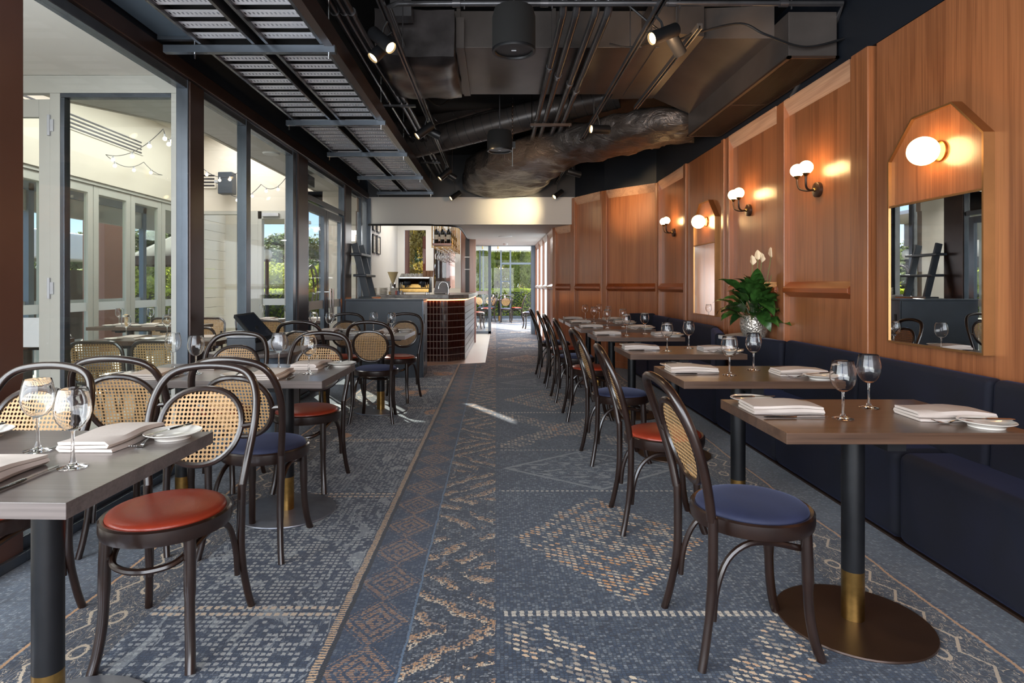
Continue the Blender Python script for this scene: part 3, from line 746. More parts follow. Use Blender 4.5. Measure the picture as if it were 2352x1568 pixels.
# ------------------------------------------------------------------ potted peace lily
pt = thing('potted_peace_lily', 'peace lily with cream flowers in a hammered silver pot on the banquette ledge', 'plant', (2.10, 4.96, .776))
MB().lathe([(0, 0), (.072, 0), (.085, .012), (.105, .06), (.112, .10), (.110, .15), (.100, .178), (.096, .182), (.092, .176), (.098, .15), (.10, .10), (0, .09)], 40).build('pot', M['pot'], pt)
ms = MB()
for k in range(150):
    a = R.uniform(0, 2*PI); r = .09*math.sqrt(R.random()); c = Vector((r*math.cos(a), r*math.sin(a), .165+R.uniform(0, .03)))
    d = Vector((R.uniform(-1, 1), R.uniform(-1, 1), R.uniform(-.3, .6)))*.022
    ms.tube([c-d, c+Vector((0, 0, .008)), c+d], .002, 4, caps=False)
ms.lathe([(0, .172), (.094, .165)], 20)
mo = ms.build('moss', M['moss'], pt); mo['kind'] = 'stuff'
def leafmesh(L, wd, droop, fold=.25, n=9):
    m = MB(); vs = []
    for i in range(n+1):
        t = i/n; s = t*L; ang = droop*t*t
        y = L*(math.sin(ang)/max(ang, 1e-3)*t if ang > 1e-3 else t); z = -L*droop*t**3*.45
        wv = wd*(math.sin(PI*min(1, t**.75))**.85)*.5+.0015
        wob = math.sin(t*14)*.004
        vs += [(-wv, y, z+wv*fold+wob), (-wv*.5, y, z+wv*fold*.4), (0, y, z), (wv*.5, y, z+wv*fold*.4), (wv, y, z+wv*fold-wob)]
    fs = [(i*5+k, i*5+k+1, (i+1)*5+k+1, (i+1)*5+k) for i in range(n) for k in range(4)]
    m.add(vs, fs); return m
lv = [leafmesh(.19, .088, .9), leafmesh(.16, .074, 1.2), leafmesh(.21, .095, .6)]
proto_l = []
for i, m_ in enumerate(lv):
    o = m_.build('leaf', M['leaf'] if i != 1 else M['leaf_dark'], pt); proto_l.append(o)
cnt = 0
stems = MB()
def put_leaf(k, base, az, el, sc):
    global cnt
    if cnt < 3: o = proto_l[cnt]; k = cnt
    else: o = proto_l[k].copy(); COL.objects.link(o)
    cnt += 1
    o.location = base; o.rotation_euler = Matrix.Rotation(az-PI/2, 4, 'Z').to_3x3().to_4x4().to_euler()
    mt = Matrix.Rotation(az-PI/2, 4, 'Z') @ Matrix.Rotation(el, 4, 'X') @ Matrix.Rotation(R.uniform(-.5, .5), 4, 'Y')
    o.rotation_euler = mt.to_euler(); o.scale = (sc, sc, sc)
for k in range(70):
    az = (k*2.399+R.uniform(-.3, .3)+PI) % (2*PI)-PI
    if abs(az) < 1.0: az = math.copysign(R.uniform(1.0, 1.9), az)
    ring = k/70
    r = .015+.05*ring; hb = .39-.23*ring+R.uniform(-.03, .03)
    rad = .02+.17*ring+R.uniform(-.02, .02)
    base = Vector((rad*math.cos(az), rad*math.sin(az), hb))
    if base.x > .10: base.x *= .8
    stems.tube(spline([(r*math.cos(az), r*math.sin(az), .165), (rad*.5*math.cos(az), rad*.5*math.sin(az), hb*.75), tuple(base)], 3), .0022, 5, caps=False)
    sc = R.uniform(.75, 1.08)
    base.x = min(base.x, .04)
    put_leaf(R.randrange(3), base, az, (1.35-1.25*ring)+R.uniform(-.15, .2), sc)
put_leaf(2, Vector((-.09, 0, .36)), PI, .75, 1.15)
put_leaf(2, Vector((.0, -.12, .38)), -1.7, .35, 1.15); put_leaf(0, Vector((.0, -.13, .30)), -1.6, -.1, 1.2); put_leaf(0, Vector((.0, -.12, .22)), -1.7, -.5, 1.1)
st = stems.build('leaf_stalks', M['leaf'], pt); st['kind'] = 'stuff'
for (px, py, tw) in ((1728, 606, .1), (1741, 594, -.1), (1749, 600, .2), (1771, 588, 0), (1779, 600, .4)):
    tip = at(px, py, 4.93)-Vector((2.10, 4.96, .776)); b = Vector((tip.x*.4, 0, .30))
    MB().tube(spline([b, (tip.x*.8, tip.y*.5, (tip.z+.3)/2), tip], 4), .0025, 6).build('flower_stalk', M['stalk'], pt)
    f = leafmesh(.085, .052, .2, .5, 9).build('flower', M['petal'], pt); f.location = tip-Vector((0, 0, .01))
    f.rotation_euler = (Matrix.Rotation(1.5+tw*.3, 4, 'X') @ Matrix.Rotation(tw*2, 4, 'Y')).to_euler()
# ------------------------------------------------------------------ mirrors, lamps on the oak wall
def wmirror(yc, label, wh):
    """chamfered-top mirror panel; local y along wall, x into the room negative"""
    t = thing('wall_mirror', label, 'mirror', (2.196, yc, 0))
    w, z0, z1, ch, zm = .33, .89, 2.066, .19, 1.625
    out = [(-w, z0), (w, z0), (w, z1-ch), (w-ch, z1), (-w+ch, z1), (-w, z1-ch)]
    k = .010; inn = [(-w+k, z0+k), (w-k, z0+k), (w-k, z1-ch-k*.4), (w-ch-k*.4, z1-k), (-w+ch+k*.4, z1-k), (-w+k, z1-ch-k*.4)]
    m = MB(); vs = [(-.052, y, z) for y, z in out]+[(-.052, y, z) for y, z in inn]+[(0, y, z) for y, z in out]+[(0, y, z) for y, z in inn]
    fs = []
    for i in range(6):
        j = (i+1) % 6
        fs += [(i, j, 6+j, 6+i), (12+j, 12+i, 18+i, 18+j), (i, 12+i, 12+j, j), (6+i, 6+j, 18+j, 18+i)]
    m.add(vs, fs, False).box((-.050, -w+k, zm-.005), (-.02, w-k, zm+.005)); m.build('frame', M['brass_frame'], t)
    MB().box((-.045, -w+k, z0+k), (-.030, w-k, zm-.005)).build('mirror_glass', M['mirror'], t)
    up = [(-w+k, zm+.005), (w-k, zm+.005)]+inn[2:]
    MB().add([(-.034, y, z) for y, z in up]+[(-.02, y, z) for y, z in up], [tuple(range(5, -1, -1)), tuple(range(6, 12))]+[(i, (i+1) % 6, (i+1) % 6+6, i+6) for i in range(6)], False).build('oak_inset', M['oak'], t)
    g = thing('globe_lamp', wh, 'lamp', (2.162, yc-.045, 1.853))
    MB().lathe([(0, 0), (.05, 0), (.05, .012), (.02, .02), (0, .02)], 24, (0, 0, 0), Matrix.Rotation(-PI/2, 4, 'Y')).build('wall_plate', M['brass'], g)
    MB().sphere((-.085, 0, 0), .069, 14).build('globe', M['globe'], g)
    return t
wmirror(3.013, 'large brass framed mirror with chamfered top, nearest the camera', 'round opal globe lamp on the nearest mirror')
wmirror(6.31, 'brass framed mirror with chamfered top, beyond the potted plant', 'round opal globe lamp on the far mirror')
def sconce(y, label):
    t = thing('wall_sconce', label, 'lamp', (2.228, y, 1.86), 0, 'twin globe wall lights')
    MB().lathe([(0, 0), (.052, 0), (.052, .022), (.046, .026), (0, .026)], 28, (0, 0, 0), Matrix.Rotation(-PI/2, 4, 'Y') @ Matrix.Diagonal((1, 1, 1, 1))).build('wall_plate', M['bronze_base'], t)
    MB().sphere((-.03, 0, 0), .014, 6).build('boss', M['brass'], t)
    for s in (-1, 1):
        ar = MB().tube(spline([(-.03, .0, 0), (-.075, s*.015, -.004), (-.11, s*.045, .012), (-.12, s*.058, .05), (-.12, s*.060, .085)], 5), .0075, 8).build('arm', M['bronze_base'], t)
        MB().lathe([(.008, .08), (.018, .095), (.026, .105)], 16, (-.12, s*.060, 0)).build('lamp_cup', M['brass'], ar)
        MB().sphere((-.12, s*.060, .142), .046, 12).build('globe', M['globe'], ar)
    return t
s0 = sconce(4.21, 'twin globe wall light, nearest of the three on the oak wall')
dup(s0, (2.228, 5.36, 1.86), 0, 'twin globe wall light above the potted plant, middle of three')
dup(s0, (2.228, 7.62, 1.86), 0, 'twin globe wall light beyond the small mirror, farthest of three')
# ------------------------------------------------------------------ ceiling services
def strip_mesh():
    m = MB(); w, d = .302, .088; ns = 13; hx, hy = .0105, .013
    xs = [-w/2]
    for i in range(ns):
        c = -w/2+(i+.5)*w/ns; xs += [c-hx/2, c+hx/2]
    xs.append(w/2); ys = [-d/2, -hy, hy, d/2]
    vs = [(x, y, 0) for y in ys for x in xs]; n = len(xs); fs = []
    for r in range(3):
        for c in range(n-1):
            if r == 1 and c % 2 == 1: continue
            fs.append((r*n+c, r*n+c+1, (r+1)*n+c+1, (r+1)*n+c))
    k = len(vs); vs += [(-w/2, -d/2, .03), (w/2, -d/2, .03), (-w/2, d/2, .03), (w/2, d/2, .03)]
    fs += [(3*n, 4*n-1, k+3, k+2)]
    return m.add(vs, fs, False)
trays = [(-1.60, 'left'), (-1.20, 'right')]
tr = thing('ceiling_tray', 'long black frame of slotted steel panels hung under the ceiling by the windows', 'ceiling tray', (-1.40, 6.2, 2.65))
B2 = lambda nm, a, b, mt, par=tr: MB().box(a, b).build(nm, mt, par, world=True)
Ys = [1.7, 3.64, 5.29, 6.57, 7.99, 9.31]
st0 = None
for xc, _ in trays:
    for sgi in range(len(Ys)-1):
        a, b = Ys[sgi]+.04, Ys[sgi+1]-.03; n = int(round((b-a)/.1415)); pp = (b-a)/n
        for k in range(n):
            y = a+(k+.5)*pp
            if st0 is None:
                st0 = strip_mesh().build('slotted_strip', M['tray'], tr); o = st0
            else: o = st0.copy(); COL.objects.link(o)
            o.location = (xc+1.40, y-6.2, 0)
    B2('tray_back', (xc-.155, 1.7, 2.695), (xc+.155, 9.3, 2.70), M['black_paint'])
for x in (-1.76, -1.755+.312, -1.362, -1.04): B2('side_channel', (x-.006, 1.7, 2.63), (x+.012, 9.33, 2.72), M['pipe'])
B2('edge_beam', (-1.02, 1.7, 2.62), (-.97, 9.33, 2.74), M['frame_brown'])
for i, y in enumerate(Ys[1:]):
    B2('cross_channel', (-1.98 if i == 0 else -1.82, y-.02, 2.585), (-.96, y+.02, 2.628), M['frame_grey'])
    for x in (-1.80, -1.0): MB().tube([(x, y, 2.55), (x, y, 3.3)], .005, 6).build('threaded_rod', M['steel'], tr, world=True)
dt = thing('duct_box', 'short pale blue grey duct box between the window head and the ceiling tray', 'duct', (-1.95, 3.0, 2.72))
MB().box((-2.06, 1.8, 2.72), (-1.83, 3.72, 2.95)).build('body', M['frame_blue'], dt, world=True, bevel=.004)
MB().box((-2.07, 3.72, 2.70), (-1.82, 3.75, 2.97)).build('flange', M['frame_grey'], dt, world=True)
def pipe(name, pts, r, label, group=None, mat='pipe', n=12):
    p = thing(name, label, 'pipe', pts[0], 0, group)
    m = MB().tube(pts, r, n).build('tube', M[mat], p, world=True)
    return p
def coupl(par, c, r, ln=.05, ax=(0, 1, 0)):
    c = Vector(c); a = Vector(ax)*ln/2
    MB().tube([c-a, c+a], r, 12).build('coupling', M['pipe'], par, world=True)
for i, (k, lb) in enumerate(((.245, 'leftmost'), (.294, 'second from the left'), (.364, 'third from the left'), (.41, 'rightmost'))):
    z = 2.95; x = k*1.75
    p = pipe('ceiling_pipe', [(x, 3.86, 3.28), (x, 3.86, z+.05), (x, 3.90, z+.01), (x, 3.95, z), (x-.0, 8.25, z), (x, 8.32, z-.02)], .026, 'shiny dark ceiling pipe in the central run of four, '+lb, 'central run of four pipes')
    coupl(p, (x, 4.9+.2*i, z), .032, .06); coupl(p, (x, 7.9, z), .032, .06)
for i, (ka, kb) in enumerate(((-.59, -.585), (-.555, -.52), (-.53, -.49))):
    z = 2.94
    p = pipe('ceiling_pipe', spline([(ka*1.74, 2.6, z), (ka*1.74, 4.2, z), (kb*1.74, 5.8, z-.01), (kb*1.74+.02, 7.0, z-.02), (kb*1.74+.05, 9.6, z-.03)], 5), .024, 'dark conduit in the run beside the ceiling tray, '+('nearest the windows', 'middle one', 'nearest the aisle')[i], 'run of three conduits')
    coupl(p, (ka*1.74, 3.9, z), .030)
for y, zz in ((5.75, 2.90), (8.3, 2.88)):
    o = MB().box((-1.12, y-.02, zz-.02), (-.76, y+.02, zz)).build('conduit_hanger', M['pipe']); tag(o, 'black hanger bar under the three conduits, '+('nearer' if y < 6 else 'farther'), 'bracket')
hb = thing('pipe_hanger', 'brown hanger bar carrying the central four pipes', 'bracket', (.58, 6.5, 2.92))
MB().box((.36, 6.48, 2.895), (.80, 6.52, 2.922)).build('bar', M['bronze_base'], hb, world=True)
for x in (.38, .78): MB().tube([(x, 6.5, 2.88), (x, 6.5, 3.3)], .005, 6).build('threaded_rod', M['steel'], hb, world=True)
# cross pipe with elbows
cp = pipe('sprinkler_pipe', [(2.20, 4.55, 2.60), (2.20, 3.95, 2.90), (2.17, 3.82, 2.965), (-.62, 3.82, 2.965), (-.68, 3.86, 2.965), (-.69, 9.6, 2.93)], .017, 'thin black pipe crossing the ceiling above the tracks with an elbow at each end')
for x in (-.25, .3, 1.1, 1.8):
    coupl(cp, (x, 3.82, 2.965), .023, .05, (1, 0, 0))
    MB().tube([(x+.05, 3.82, 2.93), (x+.05, 3.82, 3.3)], .005, 6).build('hanger_rod', M['pipe'], cp, world=True)
# lighting tracks
def trk(x, y0, y1, z, label):
    t = thing('lighting_track', label, 'track', (x, (y0+y1)/2, z))
    MB().box((x-.018, y0, z), (x-.007, y1, z+.034)).box((x+.007, y0, z), (x+.018, y1, z+.034)).box((x-.007, y0, z+.018), (x+.007, y1, z+.034)).build('rail', M['pipe'], t, world=True, bevel=.002)
    y = y0+.5
    while y < y1:
        MB().tube([(x, y, z+.03), (x, y, 3.3)], .004, 6).build('suspension_wire', M['pipe'], t, world=True); y += 1.6
    return t
trk(-.66, 2.2, 9.72, 2.80, 'black lighting track left of the aisle'); trk(.945, 2.2, 9.72, 2.80, 'black lighting track right of the aisle'); trk(1.27, 3.8, 5.55, 2.80, 'short black track by the right grille box')
def spot(c, d, L=.19, r=.040, name='', trackz=2.80, tx=None, power=0, target=None, size=.9):
    c = Vector(c); d = Vector(d).normalized()
    t = thing('track_spotlight', name, 'spotlight', c, 0, 'black cylinder spotlights on the tracks')
    q = d.to_track_quat('Z', 'Y').to_matrix().to_4x4()
    MB().lathe([(0, -L/2), (r*.96, -L/2), (r, -L/2+.004), (r, L/2), (r-.004, L/2), (r-.005, L/2-.03), (0, L/2-.03)], 24, (0, 0, 0), q).build('lamp_body', M['black_metal'], t)
    MB().lathe([(0, L/2-.012), (r-.007, L/2-.012), (r-.007, L/2-.018), (0, L/2-.018)], 20, (0, 0, 0), q).build('lens', M['lens'], t)
    top = Vector(((tx if tx is not None else c.x), c.y, trackz))-c
    MB().tube([(0, 0, 0), (top.x*.3, 0, .07), (top.x, 0, top.z)], .008, 6).build('stem', M['black_metal'], t)
    if power:
        a = c+d*(L/2+.02); l = light('spotlight_beam', 'SPOT', a, d if target is None else Vector(target)-a, power, (1, .70, .38), spot_size=size, spot_blend=.7, shadow_soft_size=.03)
    return t
TL, TR = -.66, .945
def pc(px, py, Y): return at(px, py, Y)
spot(pc(877, 92, 3.70), (.62, -.35, -.62), name='black cylinder spotlight on the left track, front pair, lens towards the aisle', tx=TL, power=22)
spot(pc(878, 112, 3.86), (-.55, -.3, -.70), name='black cylinder spotlight on the left track, front pair, lens towards the windows', tx=TL, power=18)
spot(pc(975, 300, 5.85), (-.72, -.25, -.62), name='black cylinder spotlight on the left track, second pair, lens towards the windows', tx=TL, power=14)
spot(pc(990, 303, 5.98), (.75, .15, -.35), name='black cylinder spotlight on the left track, second pair, lens towards the aisle', tx=TL, power=14)
spot(pc(1022, 400, 8.0), (-.7, -.2, -.65), name='black cylinder spotlight on the left track, third pair, lens towards the windows', tx=TL, power=10)
spot(pc(1033, 402, 8.15), (.72, .2, -.40), name='black cylinder spotlight on the left track, third pair, lens towards the oak', tx=TL, power=10)
spot(pc(1046, 449, 9.45), (-.75, -.35, -.55), name='black cylinder spotlight at the far end of the left track', tx=TL)
spot(pc(1525, 78, 3.62), (-.85, -.30, -.42), name='black cylinder spotlight on the right track nearest the camera, lens lit towards the aisle', tx=TR, power=22)
spot(pc(1548, 95, 3.85), (.6, .5, -.6), name='black cylinder spotlight on the right track turned away from the camera', tx=TR, power=16)
spot(pc(1378, 297, 5.72), (-.92, -.30, -.05), name='black level cylinder spotlight on the right track, second along', tx=TR, power=14)
spot(pc(1318, 397, 8.0), (.9, .25, -.2), name='black cylinder spotlight on the right track, third along, facing the oak', tx=TR, power=10)
spot(pc(1282, 446, 9.50), (-.65, -.4, -.5), name='black cylinder spotlight at the far end of the right track', tx=TR)
light('bulkhead_wash', 'SPOT', (.80, 8.7, 2.56), (-.52, 1.12, -.16), 95, (1, .78, .44), spot_size=.90, spot_blend=1, shadow_soft_size=.03)  # added spots without lamp bodies, here and below, for warm track-light patches
light('oak_wash', 'SPOT', (1.05, 8.0, 2.58), (.92, .75, -.30), 34, (1, .66, .34), spot_size=.8, spot_blend=.9, shadow_soft_size=.03)
light('duct_wash', 'SPOT', (.96, 3.6, 2.6), (.55, 1.3, .42), 45, (1, .62, .32), spot_size=1.5, spot_blend=1, shadow_soft_size=.1)
light('foil_wash', 'SPOT', (.3, 6.4, 2.3), (.0, 2.0, .45), 45, (1, .64, .36), spot_size=1.3, spot_blend=1, shadow_soft_size=.1)
# pendant speakers
def pend(x, y, z, r, h, label):
    t = thing('pendant_speaker', label, 'speaker', (x, y, z), 0, 'black drum pendant speakers')
    MB().lathe([(r*.86, .0), (r, .0), (r, h*.8), (r*.9, h), (0, h)], 36).build('drum', M['speaker'], t)
    MB().lathe([(0, .004), (r*.84, .004), (r*.88, -.006), (r*1.0, -.006), (r*1.01, .004), (r*1.0, .012)], 36).build('grille_ring', M['black_metal'], t)
    MB().box((-.014, -.006, -.001), (.014, -.002, .006)).build('maker_plate', M['light_grey'], t)
    MB().tube([(0, 0, h), (0, 0, 3.3-z)], .006, 6).build('suspension_wire', M['pipe'], t)
pend(.105, 3.66, 2.605, .13, .25, 'black drum speaker hanging above the aisle, nearer'); pend(.035, 6.30, 2.59, .13, .20, 'black drum speaker hanging above the aisle, farther')
# ducts
dk = thing('rectangular_duct', 'wide flat dark painted duct crossing the ceiling', 'duct', (.6, 5.2, 2.98))
MB().box((-.32, 4.62, 3.0), (1.5, 5.75, 3.28)).build('body', M['duct'], dk, world=True, bevel=.004)
for x in (-.30, .42, 1.2): MB().box((x, 4.60, 2.99), (x+.03, 5.77, 3.29)).build('flange', M['duct'], dk, world=True)
MB().hull([(1.5, 4.45, 3.0), (1.5, 5.85, 3.0), (1.87, 5.9, 2.86), (1.87, 4.1, 2.86)], (0, 0, .22)).build('taper', M['duct'], dk, world=True)
MB().hull([(1.1, 4.3, 3.0), (1.1, 5.9, 3.0), (1.5, 5.86, 2.995), (1.5, 4.4, 2.995)], (0, 0, .22)).build('taper', M['duct'], dk, world=True)
def pillow(name, c, s, mat, amp, label, seed):
    m = MB(); n = 18; vs = []; fs = []
    bm = bmesh.new(); bmesh.ops.create_cube(bm, size=1); bmesh.ops.subdivide_edges(bm, edges=bm.edges[:], cuts=13, use_grid_fill=True)
    for v in bm.verts:
        p = v.co; q = Vector((p.x*s[0], p.y*s[1], p.z*s[2])); e = (1-abs(p.x*2)**8)*(1-abs(p.y*2)**8)
        nz = mnoise.noise(q*5+Vector((seed, 0, 0)))
        q.z += math.copysign(.05*e, p.z)*(1 if abs(p.z) > .4 else 0)+nz*amp; q.x += mnoise.noise(q*6)*amp*.6
        v.co = q
    vs = [v.co.copy() for v in bm.verts]; fs = [tuple(v.index for v in f.verts) for f in bm.faces]; bm.free()
    t = thing(name, label, 'duct', c); m.add(vs, fs).build('insulation_wrap', mat, t); return t
w1 = pillow('wrapped_duct_box', (-.60, 4.95, 3.05), (.58, .98, .34), M['felt'], .02, 'square duct box in soft dark insulation wrap, left of the big duct', 3)
MB().box((-.30, 4.55, 2.97), (-.24, 5.7, 3.2)).build('end_plate', M['light_grey'] if 0 else M['duct'], w1, world=True)
MB().box((-.75, 4.3, 3.1), (-.60, 4.42, 3.22)).build('damper_box', M['pipe'], w1, world=True)
def spiral(p, q, r, label, seams=26):
    p, q = Vector(p), Vector(q); t = thing('spiral_duct', label, 'duct', p)
    MB().tube([p, q], r, 28).build('tube', M['duct'], t, world=True)
    m = MB(); d = (q-p); L = d.length; d.normalize(); u = d.orthogonal().normalized(); w = d.cross(u)
    pts = []
    N = seams*14
    for i in range(N+1): a = 2*PI*i/14; pts.append(p+d*(L*i/N)+u*math.cos(a)*(r+.001)+w*math.sin(a)*(r+.001))
    m.tube(pts, .005, 4, caps=False); m.build('spiral_seam', M['pipe'], t, world=True); return t
a, b = at(905, 345, 7.5), at(1420, 215, 6.7)
spiral(a, b, .155, 'large spiral seamed round duct running diagonally across the ceiling')
spiral(at(870, 330, 7.9)+Vector((0, 0, .12)), at(1250, 212, 7.0)+Vector((0, 0, .06)), .085, 'thinner round duct above the spiral duct', 9)
spiral(at(980, 300, 7.8), at(1310, 218, 6.95), .07, 'thinnest round duct between the others', 9)
def foilduct(pts, rads, label, sq=.62):
    P_ = spline(pts, 9); n = 34; rr = spline([(r, 0, 0) for r in rads], 9); m = MB(); vs = []
    for i, p in enumerate(P_):
        d = (P_[min(i+1, len(P_)-1)]-P_[max(i-1, 0)]).normalized(); s = d.cross(Vector((0, 0, 1))).normalized(); u = s.cross(d)
        r = rr[i].x
        for k in range(n):
            a = 2*PI*k/n; ca, sa = math.cos(a), math.sin(a)
            ca2 = math.copysign(abs(ca)**.6, ca); sa2 = math.copysign(abs(sa)**.6, sa)
            v = p+s*(ca2*r)+u*(sa2*r*sq)
            v += (s*ca+u*sa)*(mnoise.noise(v*4.5)*.05+mnoise.noise(Vector((v.x*9, v.y*22, v.z*9)))*.022)
            vs.append(v)
    L = len(P_); fs = [(i*n+k, i*n+(k+1) % n, (i+1)*n+(k+1) % n, (i+1)*n+k) for i in range(L-1) for k in range(n)]+[tuple(range(n-1, -1, -1)), tuple((L-1)*n+k for k in range(n))]
    t = thing('foil_wrapped_duct', label, 'duct', P_[0]); m.add(vs, fs).build('foil_wrap', M['foil'], t, world=True); return t
foilduct([(2.06, 6.35, 2.86), (1.7, 6.5, 2.87), (1.25, 7.0, 2.88), (.75, 7.6, 2.88), (.38, 8.2, 2.87), (.18, 8.9, 2.86), (.12, 9.7, 2.86)], [.34, .38, .42, .44, .55, .62, .64], 'broad crumpled foil wrapped duct bending towards the bulkhead', .40)
# grille box by the oak wall
gb = thing('grille_box', 'long dark duct box with fine slatted grille beneath, by the oak wall', 'air grille', (2.03, 4.9, 2.65))
MB().box((1.87, 3.90, 2.665), (2.18, 5.94, 2.95)).build('body', M['duct'], gb, world=True, bevel=.004)
m = MB().box((1.862, 3.89, 2.65), (1.884, 5.95, 2.665)).box((2.166, 3.89, 2.65), (2.188, 5.95, 2.665)).box((1.862, 3.89, 2.65), (2.188, 3.91, 2.665)).box((1.862, 5.93, 2.65), (2.188, 5.95, 2.665)).box((1.87, 4.90, 2.649), (2.18, 4.915, 2.665))
m.build('grille_frame', M['bronze_base'], gb, world=True)
for k in range(26): MB().box((1.888+k*.0108, 3.91, 2.652), (1.892+k*.0108, 5.93, 2.664)).build('slat', M['bronze_base'], gb, world=True)
def cable(pts, r, label, nm='hanging_cable'):
    o = MB().tube(spline(pts, 7), r, 7).build(nm, M['black_metal']); tag(o, label, 'cable'); return o
cable([at(1430, 0, 3.9), at(1540, 86, 3.9), at(1600, 75, 3.9), at(1700, 54, 3.9), at(1760, 80, 3.85), at(1850, 108, 3.85), at(1950, 85, 3.85), at(2000, 65, 3.8)], .008, 'thick black cable looping above the grille box')
cable([at(1400, 100, 4.2), at(1450, 108, 4.2), at(1540, 86, 4.0)], .006, 'short black cable feeding the right track')
cable([at(860, 235, 5.7), at(905, 290, 6.2), at(955, 318, 6.0)], .005, 'thin black cable beside the left track')
cable([at(975, 222, 5.6), at(1010, 242, 5.8), at(1045, 215, 5.9)], .006, 'black looped cables under the wrapped duct box')
sr = thing('suspended_sensor', 'small black box on a chain with a rod below, beside the far pendant speaker', 'sensor', at(1177, 333, 6.4))
MB().box((-.03, -.03, -.03), (.03, .03, .03)).build('box', M['black_metal'], sr); MB().tube([(0, 0, -.03), (0, 0, -.22)], .005, 6).build('rod', M['steel'], sr)
ch = MB()
for k in range(22):
    ch.tube([Vector((math.cos(a)*(.008 if k % 2 else .002), math.cos(a)*(.002 if k % 2 else .008), .04+k*.021+math.sin(a)*.013)) for a in [2*PI*q/8 for q in range(8)]], .0025, 4, closed=True)
ch.build('chain', M['steel'], sr)
dc = thing('dome_camera', 'white dome security camera hanging near the far end of the tray', 'camera', at(897, 432, 9.5))
MB().lathe([(.062, .0), (.065, .03), (.06, .06), (0, .062)], 28).build('housing', M['white'], dc); MB().lathe([(.045, 0), (.040, -.02), (.022, -.038), (0, -.043)], 24).build('dome', M['screen'], dc)
MB().tube([(0, 0, .06), (0, 0, 3.3-dc.location.z)], .012, 8).build('drop_rod', M['pipe'], dc)
# ------------------------------------------------------------------ bar and cabinet
cb = thing('service_cabinet', 'tall slate grey cabinet standing before the tiled bar', 'cabinet', (-1.43, 8.14, 0))
MB().box((-1.96, 7.94, .03), (-.965, 8.36, 1.0)).build('body', M['cabinet'], cb, world=True, bevel=.003)
MB().box((-1.965, 7.92, 1.0), (-.95, 8.37, 1.022)).build('top_panel', M['cabinet'], cb, world=True, bevel=.003)
MB().box((-1.96, 7.922, .0), (-.965, 7.94, .998)).build('front_panel', M['cabinet'], cb, world=True, bevel=.002)
MB().box((-.965, 7.93, .0), (-.948, 8.36, .998)).build('side_panel', M['frame_grey'], cb, world=True, bevel=.002)
for z in (.20, .70): MB().box((-.95, 8.0, z), (-.943, 8.035, z+.12)).build('vent_slot', M['black_paint'], cb, world=True)
bar = thing('tiled_bar', 'bar counter clad in burgundy tiles with a stone top', 'bar', (-1.0, 10.6, 0))
plan = [(-2.06, 9.51), (-.765, 9.51), (-.51, 9.775), (-.46, 12.7), (-.95, 12.7), (-1.02, 10.25), (-2.06, 10.25)]
MB().prism(plan, 0, .98).build('body', M['grout'], bar, world=True)
top = [(-2.06, 9.44), (-.74, 9.44), (-.44, 9.74), (-.39, 12.74), (-1.0, 12.74), (-1.06, 10.30), (-2.06, 10.30)]
MB().prism(top, .985, 1.05).build('stone_top', M['stone'], bar, world=True, bevel=.006)
MB().prism([(-1.9, 9.478), (-.757, 9.478), (-.482, 9.76), (-.43, 12.7), (-.45, 12.7), (-.495, 9.768), (-.762, 9.492), (-1.9, 9.492)], .966, .978).build('led_strip', emis('bar_led', (255, 150, 80), 9), bar, world=True)
t0 = None; td = {}
def tile(p, d, L=.047, H=.094):
    """tile object sharing mesh"""
    m = MB(); t = .008; hw = L/2
    m.add([(-hw, 0, 0), (hw, 0, 0), (hw, 0, H), (-hw, 0, H), (-hw+.003, -t, .003), (hw-.003, -t, .003), (hw-.003, -t, H-.003), (-hw+.003, -t, H-.003)],
          [(4, 5, 6, 7), (0, 1, 5, 4), (1, 2, 6, 5), (2, 3, 7, 6), (3, 0, 4, 7)], False)
    return m
def tiles(p, q, cols, rows=9, pr=.1065, base=.01):
    global t0
    p, q = Vector((*p, 0)), Vector((*q, 0)); d = (q-p); L = d.length; d.normalize(); ang = math.atan2(d.y, d.x); pc_ = L/cols
    for r in range(rows):
        for c in range(cols):
            pos = p+d*(pc_*(c+.5))+Vector((0, 0, base+r*pr))
            if t0 is None: t0 = tile(0, 0, .0465, .098).build('tile', M['tile'], bar); o = t0
            else: o = t0.copy(); COL.objects.link(o)
            o.location = pos-WL(bar); o.rotation_euler = (R.uniform(-.012, .012), 0, ang+R.uniform(-.012, .012))
tiles((-1.14, 9.508), (-.767, 9.508), 7); tiles((-.763, 9.508), (-.512, 9.772), 7)
m = MB()
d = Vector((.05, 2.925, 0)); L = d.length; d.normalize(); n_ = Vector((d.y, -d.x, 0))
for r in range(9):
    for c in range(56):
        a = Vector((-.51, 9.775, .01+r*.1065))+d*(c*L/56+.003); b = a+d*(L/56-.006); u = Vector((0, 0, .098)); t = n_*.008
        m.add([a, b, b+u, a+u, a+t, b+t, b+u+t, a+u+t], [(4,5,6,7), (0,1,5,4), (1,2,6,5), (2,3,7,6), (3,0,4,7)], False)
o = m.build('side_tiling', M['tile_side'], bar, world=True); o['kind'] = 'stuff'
struct(MB().prism([(-2.06, 8.38), (-.95, 9.1), (-.17, 9.45), (-.15, 15.1), (-2.06, 15.1)], 0, .004).build('floor_bar', M['floor_tile']))
